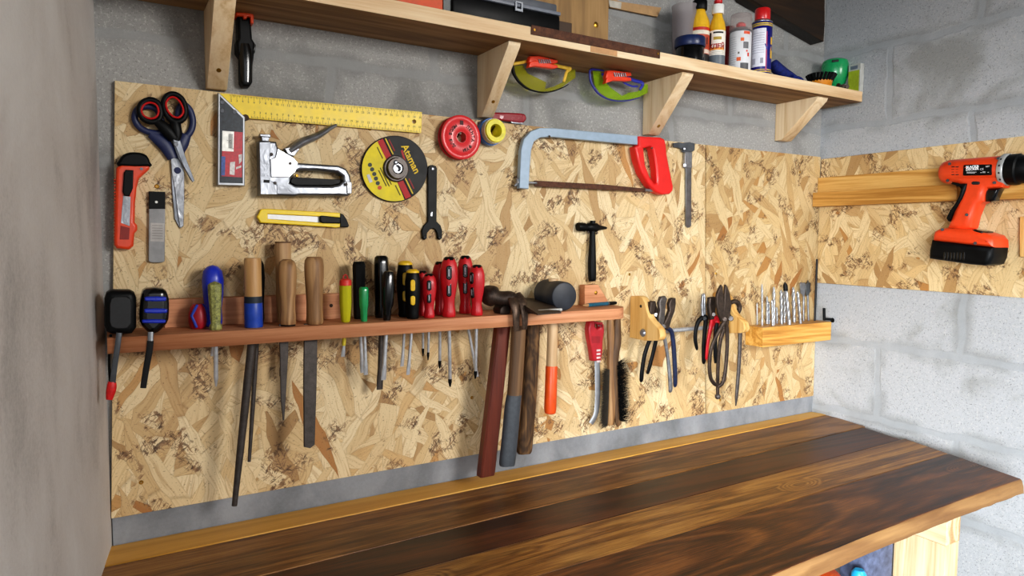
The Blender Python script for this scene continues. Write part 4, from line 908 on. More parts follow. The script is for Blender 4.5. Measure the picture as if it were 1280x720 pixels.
def brush(label, body, brist, mat, hmat, n, d0, d1, face):
    t = T('wire_brush', label, 'brush', body[0][0], 470, d0)
    part('handle', tubeW([(x, y, (d0+d1)/2, r) for x, y, r in body], 14, 3, .75, up=(0, -1, 0)), hmat, t)
    bm = bmesh.new(); rnd = random.Random(3)
    (xa, ya, xb, yb, len_) = brist
    for k in range(n):
        f = rnd.random(); g = rnd.random(); px = xa+(xb-xa)*f; py = ya+(yb-ya)*f
        p = W(px, py, d0+(d1-d0)*g); dr = Vector((face[0]+rnd.uniform(-.25, .25), face[1]+rnd.uniform(-.3, .3), face[2]+rnd.uniform(-.5, .5))).normalized()
        q = p+dr*len_*rnd.uniform(.6, 1.12); s = Vector((0, .0005, .0003)); s2 = Vector((.0004, 0, .0004))
        v = [bm.verts.new(p+s), bm.verts.new(p-s), bm.verts.new(p+s2), bm.verts.new(q)]
        for a, b, c in ((0, 1, 3), (1, 2, 3), (2, 0, 3)): bm.faces.new((v[a], v[b], v[c]))
    part('bristles', fin(bm), mat, t, smooth=False, stuff=True)
brush('grey-bristled wire brush hanging just right of the red scraper', [(763, 396, 4), (763, 410, 5), (764, 430, 5), (764, 455, 5.4), (765, 500, 5.6), (763, 528, 5), (762.6, 530, 3)], (762, 462, 759.5, 529, .028), pm('#4b453c', .6, .1), M_handle, 3000, .012, .030, (-.9, -.35, -.1))
brush('dark wire brush with black bristles and curved wooden handle, hung rightmost under the rack', [(772, 396, 4), (771.5, 412, 5.2), (771, 428, 6), (768.5, 445, 5.6), (768.6, 480, 4.4), (770.5, 515, 4.4), (773, 529, 4), (773.5, 531, 3)], (771, 453, 774, 526, .034), M_black, M_hamwood, 900, .014, .034, (1, -.15, .1))
# ---------------------------------------------------------------- pliers rail
X0 = 1.0173; RY, RZr = -.0567, .2314
X1 = W(936, 402, .108).x-.018
pr = thing('pliers_rail', 'steel rod between two wooden brackets with pliers hanging over it', 'rail', (X0, -OS, .22))
prof = [(-OS-.0004, .3064), (-.0138, .3104), (-.0400, .3127), (-.050, .309), (-.060, .298), (-.066, .283), (-.074, .268), (-.0817, .261), (-.100, .250), (-.1085, .243), (-.1117, .2312), (-.108, .223), (-.1008, .2193), (-.0599, .2139), (-.0112, .2148), (-OS-.0004, .216)]
FXp = Matrix(((0, 0, 1), (1, 0, 0), (0, 1, 0)))
for xa in (X0, X1):
    b = part('bracket', flat([prof], .018, FXp, (xa+.009, 0, 0), .0015), M_goldZ, pr, smooth=False)
    if xa == X0:
        part('screw_hole', cyl((xa-.0004, -.047, .290), (xa+.002, -.047, .290), .0035, 14), M_ink, b)
        part('rod_nut', lathe((xa+.001, RY, RZr), (xa-.007, RY, RZr), [(0, .009), (.35, .0088), (.5, .0075), (.85, .005), (1, 0)], 18), M_steel, b)
part('rod', cyl((X0+.004, RY, RZr), (X1+.014, RY, RZr), .0050, 16), pm('#c4c6c9', .32, .55, .1, 120), pr)
zp = zm(760, 340, 4); zr_ = zm(860, 345, 4.364)
GP = 'pliers over the rail'
def jaw(pts, d, th, mat, t, z, name='jaw'): return part(name, flatW(z(*pts), d-th/2, d+th/2, bev=th*.28), mat, t)
def grip(pts, z, ds, rr, mat, t, name='handle', ell=.75, label=None, sm=4):
    P = z(*pts); n = len(P); dd = [ds[0]+(ds[1]-ds[0])*i/(n-1) for i in range(n)]
    rr = rr if hasattr(rr, '__len__') else [rr]*n
    return part(name, tubeW([(x, y, d, r) for (x, y), d, r in zip(P, dd, rr)], 12, sm, ell, up=(0, -1, 0)), mat, t, label)
# A
t = T('pliers', 'dark pliers with black-sleeved handles behind the left rail bracket', 'pliers', 813, 410, .06)
jaw(((214, 152), (222, 146), (240, 146), (245, 164), (236, 196), (246, 236), (264, 262), (252, 280), (232, 262), (216, 236), (211, 204)), .066, .010, M_iron, t, zp)
jaw(((244, 168), (252, 190), (248, 215), (258, 250), (240, 276), (226, 268), (236, 220)), .060, .009, M_iron, t, zp)
part('pivot', cyl(W(820, 393.5, .063), W(820, 393.5, .0735), .0045, 16, .0008), M_steel, t)
grip(((242, 262), (226, 310), (204, 352), (182, 420), (170, 500), (167, 540), (167, 546)), zp, (.062, .05), (2.4, 2.6, 2.7, 2.8, 2.9, 2.6, 1.4), M_black, t)
grip(((250, 268), (244, 320), (236, 360), (222, 420), (206, 480), (198, 508)), zp, (.060, .044), (2.4, 2.6, 2.7, 2.6, 2.6, 2), M_black, t)
# B
t = T('pliers', 'open pliers with one bare steel handle and one navy sleeve', 'pliers', 833, 420, .07)
jaw(((268, 124), (290, 120), (298, 134), (291, 168), (289, 200), (287, 236), (276, 276), (258, 268), (256, 230), (262, 190), (258, 154)), .078, .011, M_dsteel, t, zp)
jaw(((316, 134), (326, 129), (341, 131), (342, 160), (336, 198), (320, 240), (308, 284), (286, 288), (280, 262), (298, 226), (311, 192), (307, 160)), .072, .011, M_iron, t, zp)
part('pivot', cyl(W(829.5, 408, .07), W(829.5, 408, .086), .0055, 16, .001), M_dsteel, t)
grip(((268, 266), (278, 310), (292, 380), (304, 470), (312, 560), (312, 592), (311, 600)), zp, (.075, .066), (2.6, 2.5, 2.4, 2.5, 2.9, 2.8, 1.6), M_steel, t, label='bare steel handle')
grip(((290, 278), (316, 296), (326, 350), (332, 430), (336, 520), (336, 562), (335, 572)), zp, (.070, .05), (2.6, 3.0, 3.1, 3.1, 3.1, 2.8, 1.6), pm('#1e2a4a', .5, 0, .25, 150), t, label='navy sleeved handle')
# needle nose
t = T('pliers', 'long-nose pliers with slim bright jaws and black handles', 'pliers', 880, 410, .07)
jaw(((80, 214), (77, 160), (83, 100), (87, 98), (88, 160), (88, 226), (80, 232)), .074, .007, M_steel, t, zr_)
jaw(((89, 226), (89, 150), (91, 94), (96, 98), (99, 160), (100, 214), (98, 234)), .072, .007, M_steel, t, zr_)
part('pivot', cyl(W(880.5, 398, .068), W(880.5, 398, .080), .0055, 16, .001), M_black, t)
grip(((96, 222), (78, 228), (56, 250), (42, 300), (40, 350), (48, 392), (50, 402)), zr_, (.075, .07), (3, 3.2, 3, 2.7, 2.6, 2.2, 1.3), M_black, t)
grip(((86, 222), (98, 232), (92, 300), (86, 380), (86, 460), (87, 474)), zr_, (.072, .056), (3, 3.4, 3, 2.9, 2.8, 1.7), M_black, t)
# red handled
t = T('pliers', 'pliers with red and black two-tone handles in the middle of the rail', 'pliers', 893, 405, .075)
jaw(((122, 118), (150, 112), (156, 126), (154, 180), (150, 236), (132, 240), (122, 210), (117, 160)), .078, .012, M_iron, t, zr_)
part('pivot', cyl(W(892, 393, .07), W(892, 393, .0865), .005, 16, .001), M_dsteel, t)
grip(((132, 228), (128, 262), (116, 320), (106, 380), (101, 444), (101, 452)), zr_, (.076, .062), (2.6, 3.2, 2.6, 2.3, 2.2, 1.4), pm('#c2202a', .4, 0, .1), t, label='red grip')
grip(((140, 232), (158, 236), (152, 300), (146, 360), (142, 400)), zr_, (.082, .076), (3, 4.2, 3.2, 2.6, 1.6), pm('#c2202a', .4, 0, .1), t, label='red grip')
grip(((158, 256), (152, 300), (149, 360), (149, 430), (150, 474)), zr_, (.09, .08), (2.6, 2.8, 2.8, 2.7, 1.8), M_black, t, label='black sleeve')
# carpenter's pincers
t = T('pincers', "carpenter's pincers, one handle ending in a ball and one in a claw", 'pincers', 912, 410, .066)
part('jaw', tubeW([(x, y, .066, r) for (x, y), r in zip(zr_((232, 148), (254, 138), (274, 150), (281, 175), (270, 198), (250, 212), (236, 232)), (2.2, 2.9, 3.1, 3.2, 3.3, 4, 5))], 12, 4, .9, up=(0, -1, 0)), M_iron, t)
part('jaw', tubeW([(x, y, .062, r) for (x, y), r in zip(zr_((222, 148), (200, 140), (180, 152), (176, 178), (190, 204), (212, 218), (236, 232)), (2.2, 2.9, 3.1, 3.2, 3.3, 4, 5))], 12, 4, .9, up=(0, -1, 0)), M_iron, t)
part('pivot', cyl(W(913.5, 398, .058), W(913.5, 398, .075), .0065, 16, .0012), M_dsteel, t)
grip(((222, 222), (254, 236), (280, 262), (284, 310), (282, 400), (277, 500), (270, 590), (264, 660), (261, 708)), zr_, (.066, .05), (4, 3.6, 3.3, 3, 2.8, 2.7, 2.6, 2.2, .8), M_dsteel, t, label='handle ending in a claw')
h = grip(((240, 226), (212, 262), (182, 330), (168, 420), (163, 520), (162, 654)), zr_, (.062, .045), (4, 3.4, 2.8, 2.6, 2.5, 2.3), M_iron, t, label='handle ending in a ball')
part('ball', ball(W(897.2, 495.6, .045), 3.6*pxm(897, 495, .045), 16), M_dsteel, h)
# tin snips
t = T('tin_snips', 'dark tin snips with pointed blades up and joined loop handles', 'snips', 904, 395, .092)
jaw(((184, 48), (191, 60), (197, 130), (202, 200), (212, 244), (186, 250), (168, 206), (158, 150), (160, 104), (170, 72)), .098, .007, M_iron, t, zr_, 'blade')
jaw(((208, 47), (217, 58), (231, 96), (239, 160), (230, 216), (214, 250), (194, 246), (198, 200), (201, 130), (204, 74)), .091, .007, M_iron, t, zr_, 'blade')
part('pivot', cyl(W(906, 399, .086), W(906, 399, .105), .006, 16, .0012), M_iron, t)
grip(((208, 238), (180, 280), (148, 340), (124, 410), (117, 490), (124, 556), (144, 588), (164, 597)), zr_, (.097, .08), (3.4, 2.9, 2.6, 2.6, 2.7, 2.6, 2.4, 1.6), M_iron, t)
grip(((198, 240), (212, 290), (214, 370), (210, 450), (202, 530), (190, 580), (170, 600), (160, 598)), zr_, (.091, .08), (3.4, 2.9, 2.6, 2.6, 2.6, 2.5, 2.3, 1.6), M_iron, t)

# ---------------------------------------------------------------- drill bit block
BX0 = 1.4046; BD = .066; BZ = .2205; BZ0 = .1705; BX1 = min(W(1039.5, 404, BD).x, WR-.006)
t = single('drill_bit_block', boxm((BX0, -BD, BZ0), (BX1, -OS-.0006, BZ), .0015), M_gold, 'golden pine block in the corner holding upright drill bits', 'bit holder', smooth=False)
zb_ = zm(930, 340, 6.546); GB = 'drill bits in the block'
def helix(A, B, r, turns, seg=16, solid=.3, tip=.9):
    n = 60; pr_ = [(i/n, r*(1 if i/n < tip else max(.0, 1-(i/n-tip)/(1-tip))**.6)) for i in range(n+1)]
    pr_ = [(f, max(q, 1e-7)) for f, q in pr_]
    d = B-A; x, y = frame_of(d); bm = bmesh.new(); rg = []
    for f, q in pr_:
        ring = []
        for k in range(seg):
            u = 2*PI*k/seg; w = u+turns*2*PI*f
            fl = 1.0 if f < solid else (.62+.38*abs(math.cos(u))**.7)
            ring.append(bm.verts.new(A+d*f+(x*math.cos(w)+y*math.sin(w))*q*fl))
        rg.append(ring)
    for P, Q in zip(rg, rg[1:]):
        for k in range(seg): bm.faces.new((P[k], P[(k+1) % seg], Q[(k+1) % seg], Q[k]))
    bm.faces.new(rg[0]); return fin(bm)
M_bit = pm('#b4b6b8', .38, .75, .15, 300)
bits = [((107, 248), (110, 412), 1.0, 'thin short drill bit at the left end of the block', .95), ((147, 95), (150, 436), 1.4, 'tall thin drill bit, second from the left in the block', .2),
        ((189, 195), (190, 408), 1.5, 'short drill bit, third from the left in the block', .25), ((203, 240), (207, 424), 1.3, 'short thin bit beside the third one in the block', .25),
        ((228, 228), (236, 440), 1.6, 'bit just in front of the left tall pair of drill bits', .2), ((244, 118), (246, 430), 2.0, 'tall twist bit left of the middle of the block', .2),
        ((268, 284), (272, 420), 1.4, 'smallest bit behind the tall left twist bit', .2), ((303, 140), (310, 424), 2.1, 'bright tall bit left of the black-tipped one', .2),
        ((335, 85), (374, 430), 2.6, 'thick leaning drill bit with black tip, tallest in the block', .05), ((328, 150), (332, 410), 1.9, 'bit hidden behind the black-tipped drill bit', .2),
        ((402, 120), (412, 408), 2.3, 'dark and bright spiral bit left of the leaning thin one', .2), ((437, 150), (466, 420), 2.0, 'long bit leaning left, nearest the spade bits', .2)]
for i, (a_, b_, r_, lab, sol) in enumerate(bits):
    (ax_, ay_), (bx_, by_) = zb_(a_, b_); A = Zp(bx_, by_, BZ); d_ = min(max(-A.y, .016), .060); A = W(bx_, by_, d_); A.z = BZ-.010; B = W(ax_, ay_, d_); r = r_*pxm(ax_, ay_, d_)
    L = (B-A).length; me = helix(A, B, r, L/(r*9), solid=sol)
    if 'black-tipped' in lab and 'thick' not in lab or i != 8: single('drill_bit', me, M_bit, lab, 'drill bit', A, GB)
    else:
        t = thing('drill_bit', lab, 'drill bit', A, GB); part('flutes', me, M_bit, t)
        n = (B-A).normalized(); part('tip', lathe(B-n*.022, B+n*.001, [(0, r*1.08), (.6, r*1.1), (1, r*.3), (1, 0)], 12), M_black, t, 'black tip')
for k, (bl_, sh_, lab) in enumerate(((((460, 92), (470, 84), (486, 90), (500, 86), (506, 120), (496, 196), (488, 212), (480, 186), (464, 170)), ((488, 200), (488, 392)), 'left one of the two flat spade bits in the block'), (((506, 100), (520, 84), (527, 66), (533, 84), (545, 88), (543, 150), (528, 200), (516, 200), (508, 186)), ((521, 190), (530, 392)), 'right one of the two flat spade bits in the block'))):
    (ax_, ay_), (bx_, by_) = zb_(*sh_); A = Zp(bx_, by_, BZ); d_ = min(max(-A.y, .02), .05); A = W(bx_, by_, d_); A.z = BZ-.010
    t = thing('spade_bit', lab, 'drill bit', A, GB); part('shank', cyl(A, W(ax_, ay_, d_), .0026, 12), M_steel, t)
    part('blade', flatW(zb_(*bl_), d_-.0014, d_+.0014, bev=.0004), M_steel if k == 0 else pm('#8b8f93', .3, 1), t)
A = W(1018.4, 398.5, .03); A.x = min(A.x, WR-.02); A.z = BZ-.008; B = Xp(1018.3, 324, A.x)
single('steel_rod', tube([A, Vector((A.x, A.y, W(1018.3, 324, .03).z))], .0028, 10), M_ink, 'thin black rod standing upright in the block in the corner', 'rod', A, None)
# chuck key
kd = .058
t = thing('chuck_key', 'small black drill chuck key at the right end of the bit block', 'chuck key', W(1036, 400, kd))
part('cross_bar', cyl(W(1030, 385.2, kd), W(1030.3, 400.5, kd), .0036, 12, .0006), M_black, t)
part('shank', cyl(W(1030, 398.6, kd), W(1042, 399.4, kd), .0036, 12), M_black, t)
part('gear', lathe(W(1040.4, 399.3, kd), W(1046.5, 399.6, kd), [(0, .004), (.05, .0085), (.4, .0085), (.7, .0062), (1, .004)], 24, (10, .09)), M_black, t)
part('pilot', cyl(W(1046, 399.6, kd), W(1048.5, 399.7, kd), .0024, 10), M_steel, t)

# ---------------------------------------------------------------- right wall: drill cradle and drill
BT, BB = .5697, .5320; BF = .040
dh = thing('drill_cradle', 'golden wooden battens on the right wall with a gap for the drill', 'cradle', (WR-.02, -.3, .55))
ya = Xp(1196, 241, WR-BF).y; yb = Xp(1249, 238, WR-BF).y
part('back_board', boxm((WR-.020, -.95, .5705), (WR-OS-.0006, -.011, .611), .0008), M_batten, dh, smooth=False)
part('batten', boxm((WR-BF, ya, BB), (WR-OS-.0006, -.011, BT), .001), M_batten, dh, smooth=False)
part('batten', boxm((WR-BF-.012, -.95, BB-.002), (WR-OS-.0006, yb, BT+.006), .001), M_batten, dh, smooth=False)
single('wood_offcut', flatR([(1274.5, 271), (1300, 270), (1300, 323), (1274.5, 321)], OS+.0006, .022, bev=.001), M_goldZ, 'pale wooden block on the right panel at the picture edge, beside the drill battery', 'wood block', smooth=False)
zz_ = zm(1140, 180, 4.2353); D0, D1 = .0415, .097
t = thing('cordless_drill', 'orange and black cordless drill hanging from the right wall cradle', 'drill', R(1205, 300, .05))
M_dor = pm('#e2481c', .42, 0, .05, 60, .15)
part('body', flatR(zz_((162, 150), (166, 126), (180, 106), (204, 92), (300, 84), (312, 77), (440, 72), (514, 70), (516, 120), (512, 196), (484, 204), (470, 230), (392, 236), (380, 262), (374, 304), (348, 318), (322, 380), (306, 446), (250, 462), (176, 448), (206, 376), (232, 310), (256, 250), (262, 218), (232, 208), (196, 206), (172, 184)), D0+.004, D1-.006, bev=.013, res=5), M_dor, t)
part('motor_housing', lathe(R(1178, 215.6, (D0+D1)/2), R(1261, 211.4, (D0+D1)/2), [(0, 0), (0, .018), (.03, .023), (.12, .027), (.4, .0275), (.55, .0280), (.98, .0285), (1, .027), (1, 0)], 36), M_dor, t)
part('rear_grip', flatR(zz_((196, 207), (236, 210), (288, 208), (282, 240), (262, 290), (236, 330), (214, 360), (190, 410), (184, 408), (206, 350), (226, 310), (246, 266), (252, 238), (240, 222), (206, 214)), D0+.002, D1-.002, bev=.006, res=4), M_black, t)
part('trigger', flatR(zz_((388, 246), (400, 236), (462, 236), (448, 262), (432, 300), (412, 306), (384, 304), (382, 270)), D0+.014, D1-.014, bev=.006, res=4), M_blackg, t)
part('foot', flatR(zz_((104, 512), (104, 484), (112, 462), (140, 448), (178, 444), (306, 452), (352, 466), (404, 482), (424, 508), (426, 548)), D0-.012, D1+.012, bev=.012, res=5), M_dor, t)
part('battery', flatR(zz_((84, 606), (86, 560), (98, 508), (160, 516), (426, 548), (420, 600), (404, 636), (376, 644), (300, 638), (120, 612)), D0-.010, D1+.010, bev=.010, res=4), M_black, t)
part('release_catch', flatR(zz_((310, 462), (330, 452), (372, 462), (370, 474), (320, 470)), D0+.012, D1+.006, bev=.002), M_blackg, t)
part('clutch_ring', lathe(R(1254.5, 212.3, (D0+D1)/2), R(1262, 212, (D0+D1)/2), [(0, .0325), (.1, .0335), (.9, .0335), (1, .0325)], 40), pm('#b9b9b6', .4, .3), t)
part('ring_marks', join(*[obox(R(1258.3, 212.2, (D0+D1)/2)+Vector((-math.cos(w)*.0336, 0, math.sin(w)*.0336)), (.0006, .003, .004), Matrix.Rotation(w, 3, 'Y')) for w in (-.7, -.25, .2, .65)]), M_ink, t)
part('chuck', lathe(R(1261.6, 212, (D0+D1)/2), R(1300, 210.5, (D0+D1)/2), [(0, .0305), (.04, .032), (.35, .032), (.4, .029), (.75, .028), (1, .018), (1, 0)], 40, (20, .008)), M_black, t)
dd = D1-.0030
zpl = zm(1170, 190, 10.28)
dpl = .0995
part('name_plate', flatR(zpl((352, 172), (366, 164), (704, 158), (712, 170), (708, 286), (694, 296), (352, 302), (344, 290)), D1-.008, dpl, bev=.001), M_black, t)
def rtext(s, px, py, size, mat, name, sx=1, bold=0): part(name, place(text2d(s, size, .0001, 'CENTER', bold, sx), FR, R(px, py, dpl+.0002), .02), mat, t)
mw = pm('#e8e8e8', .5, 0, .02)
rtext('BLACK&', 1170+466/10.28, 190+190/10.28, .0068, mw, 'brand_lettering', 1.0, .0003)
rtext('DECKER', 1170+466/10.28, 190+222/10.28, .0068, mw, 'brand_lettering', 1.0, .0003)
rtext('CE', 1170+588/10.28, 190+222/10.28, .006, mw, 'mark')
rtext('18V', 1170+660/10.28, 190+186/10.28, .005, mw, 'mark')
part('small_print', join(*[flatR(zpl((a, b), (c_, b), (c_, b+5), (a, b+5)), dpl-.0002, dpl+.0002, bev=0) for a, b, c_ in ((394, 256, 520), (394, 268, 500), (570, 262, 590), (598, 250, 634), (598, 262, 634), (660, 258, 680))]), mw, t)
part('brand_flash', flatR(zpl((366, 196), (386, 190), (388, 200), (368, 206)), dpl-.0002, dpl+.0002, bev=0), pm('#d0361d', .5), t)
for r_ in range(4):
    for k in range(2): part('vent_slot', flatR(zpl((196+k*52, 186+r_*33), (236+k*52, 184+r_*33), (236+k*52, 196+r_*33), (196+k*52, 198+r_*33)), D1-.008, D1-.0005, bev=.001), M_ink, t)
part('direction_switch', flatR(zpl((452, 392), (470, 378), (540, 378), (558, 388), (556, 410), (540, 420), (468, 420), (454, 410)), D1-.012, D1-.004, bev=.0015), M_ink, t)
for px, py in ((1187, 204.8), (1184.5, 225.6), (1248, 198), (1243, 228.3), (1208.3, 268.5), (1219, 304), (1178, 287)): part('screw', cyl(R(px, py, D1-.012), R(px, py, D1-.0035 if py < 285 else D1+.0125), .0032, 12), M_ink, t)
part('grip_moulding', join(*[flatR(zz_((166+k*17, 572), (176+k*17, 574), (174+k*17, 616), (164+k*17, 612)), D1+.008, D1+.0112, bev=.0006) for k in range(7)]), M_blackg, t)
# ---------------------------------------------------------------- things hanging under the shelf: goggles on spring clips
M_lens = clear('#b9b62e', .06, .6, .7); M_lens2 = clear('#a9cf2c', .06, .55, .75)
zo = zm(620, 55, 6.095)
def goggles(label, clabel, dg, lens, rim, rimcol, temples, tcol, clip, lensmat):
    c = W(*zo(lens[4])[0], dg)
    t = thing('safety_goggles', label, 'goggles', c, 'safety goggles')
    outer = zo(*lens)
    part('lens', flatW(outer, dg-.0015, dg, bev=.0004, sm=0), lensmat, t)
    part('rim', tubeW([(x, y, dg+.0004, r) for (x, y), r in [(zo(p[:2])[0], p[2]) for p in rim]], 10, 4), rimcol, t)
    for tp in temples: part('temple', tubeW([(x, y, dg+.006, r) for (x, y), r in [(zo(p[:2])[0], p[2]) for p in tp]], 8, 3, .6, up=(0, -1, 0)), tcol, t)
    k = thing('spring_clip', clabel, 'clip', W(*zo(clip[0])[0], dg+.012), 'orange clips under the shelf')
    for nm, pts in (('jaw', clip), ('jaw', [(x, y+38) for x, y in clip])):
        part(nm, flatW(zo(*pts), dg+.008, dg+.020, bev=.002), pm('#e8431f', .4, 0, .06, 60, .2), k)
    sx = (clip[0][0]+clip[2][0])/2; sy = (clip[0][1]+clip[2][1])/2+24
    part('spring', join(*[tubeW([(x, y, dg+.021, .9) for x, y in zo((sx-40+k2*16, sy-14), (sx-30+k2*16, sy+16))], 8) for k2 in range(6)]), M_steel, k)
    part('hook', tubeW([(x, y, dg+.014, 1.2) for x, y in zo((sx, sy-10), (sx, sy-44))], 8), M_iron, k)
dg1 = -Zp(662, 69.5, SB).y-.012
goggles('yellow safety goggles with black rim clipped under the shelf, left pair', 'orange spring clip holding the left, black-rimmed goggles', dg1,
        [(140, 168), (205, 160), (238, 222), (384, 292), (374, 340), (440, 325), (505, 292), (545, 198), (606, 192), (606, 258), (556, 290), (500, 332), (430, 356), (350, 364), (255, 340), (190, 292), (150, 232)],
        [(125, 160, 1.6), (128, 200, 2.0), (145, 245, 2.0), (185, 298, 1.7), (250, 345, 1.2), (350, 369, .9), (430, 360, .8), (500, 336, .7), (552, 308, .5)], M_black,
        [[(132, 152, 2), (200, 140, 2), (270, 128, 2), (400, 150, 2), (480, 170, 2.2), (572, 190, 2.2)], [(566, 196, 1.5), (540, 212, 2), (528, 250, 2.2), (516, 288, 1.8)]], pm('#d8b23a', .5, 0, .1, 200), [(262, 92), (330, 88), (470, 122), (476, 140), (440, 150), (300, 132), (250, 140)], M_lens)
dg2 = -Zp(772, 88, SB).y-.012
goggles('lime safety goggles with blue rim clipped under the shelf, right pair', 'orange spring clip holding the right, blue-rimmed goggles', dg2,
        [(738, 205), (795, 204), (812, 268), (870, 330), (948, 386), (960, 396), (1010, 372), (1085, 360), (1110, 310), (1158, 304), (1156, 372), (1090, 405), (1010, 424), (930, 428), (850, 412), (790, 370), (752, 310)],
        [(820, 204, 1.0), (725, 196, 1.6), (716, 240, 1.6), (728, 300, 1.6), (775, 372, 1.4), (850, 418, 1.0), (930, 434, .9), (1020, 428, .8), (1094, 408, .6)], pm('#36388f', .4, 0, .1),
        [[(806, 232, 1.6), (880, 222, 1.8), (960, 240, 1.8), (1050, 276, 2.2), (1118, 300, 2.4), (1095, 350, 1.6)], [(930, 258, 1.2), (985, 300, 1.2), (1040, 322, 1.2), (1080, 322, 1.2)]], pm('#2f35a0', .4, 0, .1), [(850, 202), (890, 198), (1030, 216), (1036, 240), (1000, 246), (900, 240), (836, 262)], M_lens2)

# ---------------------------------------------------------------- things on the shelf
def axis(px0, px1, pyt, d):
    """vertical axis of a round thing standing on the shelf: base, top, radius"""
    p = (px0+px1)/2; T_ = W(p, pyt, d); k = (W(px1, (pyt+60)/2+10, d)-W(px0, (pyt+60)/2+10, d)); 
    rad = k.length/2; v = (T_-CAM).normalized(); rad *= abs(v.y)/math.hypot(v.x, v.y) if True else 1
    return Vector((T_.x, -d, ST+.0005)), T_, rad
# plastic tub and dark jar
A, B, r = axis(840.5, 872, 8, .062)
t = thing('plastic_tub', 'cloudy clear plastic tub behind the dark jar on the shelf', 'tub', A)
part('wall', lathe(A, B, [(0, r*.9), (.95, r), (.97, r*1.05), (1, r*1.05), (1, r*.98), (.9, r*.97), (.02, r*.86)], 40), clear('#b6aeb0', .35, .35, .5), t)
part('contents', lathe(A+Vector((0, 0, .002)), A+(B-A)*.3, [(0, r*.8), (.9, r*.86), (1, 0)], 32), pm('#b7a13a', .6), t)
A, B, r = axis(843.5, 882, 48, .098)
t = thing('paint_jar', 'squat black jar with dark blue lid at the shelf edge', 'jar', A)
part('jar', lathe(A, A+(B-A)*.66, [(0, r*.8), (.05, r*.9), (.9, r*.92), (1, r*.85), (1, 0)], 40), M_blackg, t)
part('lid', lathe(A+(B-A)*.62, B, [(0, r*.97), (.1, r), (.85, r), (1, r*.95), (1, 0)], 40), pm('#1d2c57', .35, 0, .1), t)
# bottles
def bottle(px0, px1, pyt, d, label, capf, capmat, cap2=None, bottom='#6b747b', lab='#efe9dc', art=None):
    A, B, r = axis(px0, px1, pyt, d); H = B-A
    t = thing('glue_bottle', label, 'bottle', A, 'yellow bottles on the shelf')
    part('body', lathe(A, A+H*capf, [(0, 0), (0, r*.9), (.02, r), (.60, r), (.68, r*.99), (.80, r*.86), (.92, r*.58), (1, r*.52), (1, 0)], 40, None), pm('#e6b42a', .3, 0, .06, 60, .3), t)
    f0 = .70*capf; 
    part('shoulder_ribs', lathe(A+H*f0, A+H*(capf*.96), [(0, r*.985), (.3, r*.92), (.55, r*.82), (.8, r*.65), (1, r*.55)], 48, (14, .03), 1.6), pm('#e9ba35', .3, 0, .06, 60, .3), t)
    part('lower_band', patch(A, r*1.006, 0, 2*PI, A.z+.001, A.z+H.z*.22*capf, 40), pm(bottom, .4), t)
    part('label', patch(A, r*1.012, 0, 2*PI, A.z+H.z*.2*capf, A.z+H.z*.66*capf, 40), pm(lab, .45, 0, .05), t)
    return t, A, H, r, capf
t, A, H, r, cf = bottle(862, 888, .5, .085, 'yellow bottle with black cap and red label on the shelf', .86, M_black, lab='#b8472a', bottom='#2a2422')
part('cap', lathe(A+H*.85, A+H, [(0, r*.66), (.08, r*.7), (.9, r*.68), (1, r*.6), (1, 0)], 28, (20, .02)), M_black, t)
an = facing(A)
part('label_stripe', patch(A, r*1.016, an-1.2, an+1.4, A.z+H.z*.53, A.z+H.z*.56), pm('#c72a1e', .5), t)
part('label_panel', patch(A, r*1.016, an-1.2, an+1.4, A.z+H.z*.46, A.z+H.z*.52), pm('#e7ddc9', .5), t)
part('label_lettering', wrap(text2d('2 в 1', .020, .0002, 'CENTER', .0006), A, r*1.018, an+.15, A.z+H.z*.36), pm('#2a1a12', .5), t)
part('label_panel', patch(A, r*1.016, an-1.2, an+1.4, A.z+H.z*.18, A.z+H.z*.24), pm('#d9c4b4', .5), t)
t, A, H, r, cf = bottle(887.5, 908, .5, .108, 'yellow bottle with white cap and red nozzle, white label with red letters', .80, M_white)
part('cap', lathe(A+H*.79, A+H*.93, [(0, r*.72), (.06, r*.75), (.92, r*.75), (1, r*.7), (1, 0)], 28, (24, .015)), M_white, t)
part('nozzle', lathe(A+H*.925, A+H, [(0, r*.34), (.3, r*.34), (.4, r*.5), (.85, r*.52), (1, r*.4), (1, 0)], 20), M_red, t)
an = facing(A)
part('label_lettering', wrap(text2d('КЛЕЙ', .0135, .0002, 'CENTER', .0007), A, r*1.016, an, A.z+H.z*.285), pm('#a01c16', .5), t)
part('label_swash', patch(A, r*1.017, an-1.05, an-.75, A.z+H.z*.30, A.z+H.z*.50), M_ink, t)
part('label_swash', patch(A, r*1.017, an-.5, an+.8, A.z+H.z*.48, A.z+H.z*.505), M_ink, t)
part('label_emblem', patch(A, r*1.016, an-.45, an+.55, A.z+H.z*.385, A.z+H.z*.43), pm('#b89a3a', .5), t)
part('label_glow', patch(A, r*1.0145, an-1.0, an+1.0, A.z+H.z*.235, A.z+H.z*.275), pm('#e2973a', .5), t)
for k in range(3): part('small_print', patch(A, r*1.017, an-.9, an+.9, A.z+H.z*(.22-.02*k), A.z+H.z*(.225-.02*k)), pm('#77706a', .5), t)
# red can glimpsed behind
A, B, r = axis(903, 921, 34, .045)
t = thing('spray_can', 'dark red can mostly hidden between the yellow bottle and white spray can', 'can', A)
part('body', lathe(A, B, [(0, r*.95), (.02, r), (.92, r), (1, r*.7), (1, 0)], 32), pm('#7d1318', .35, 0, .08), t)
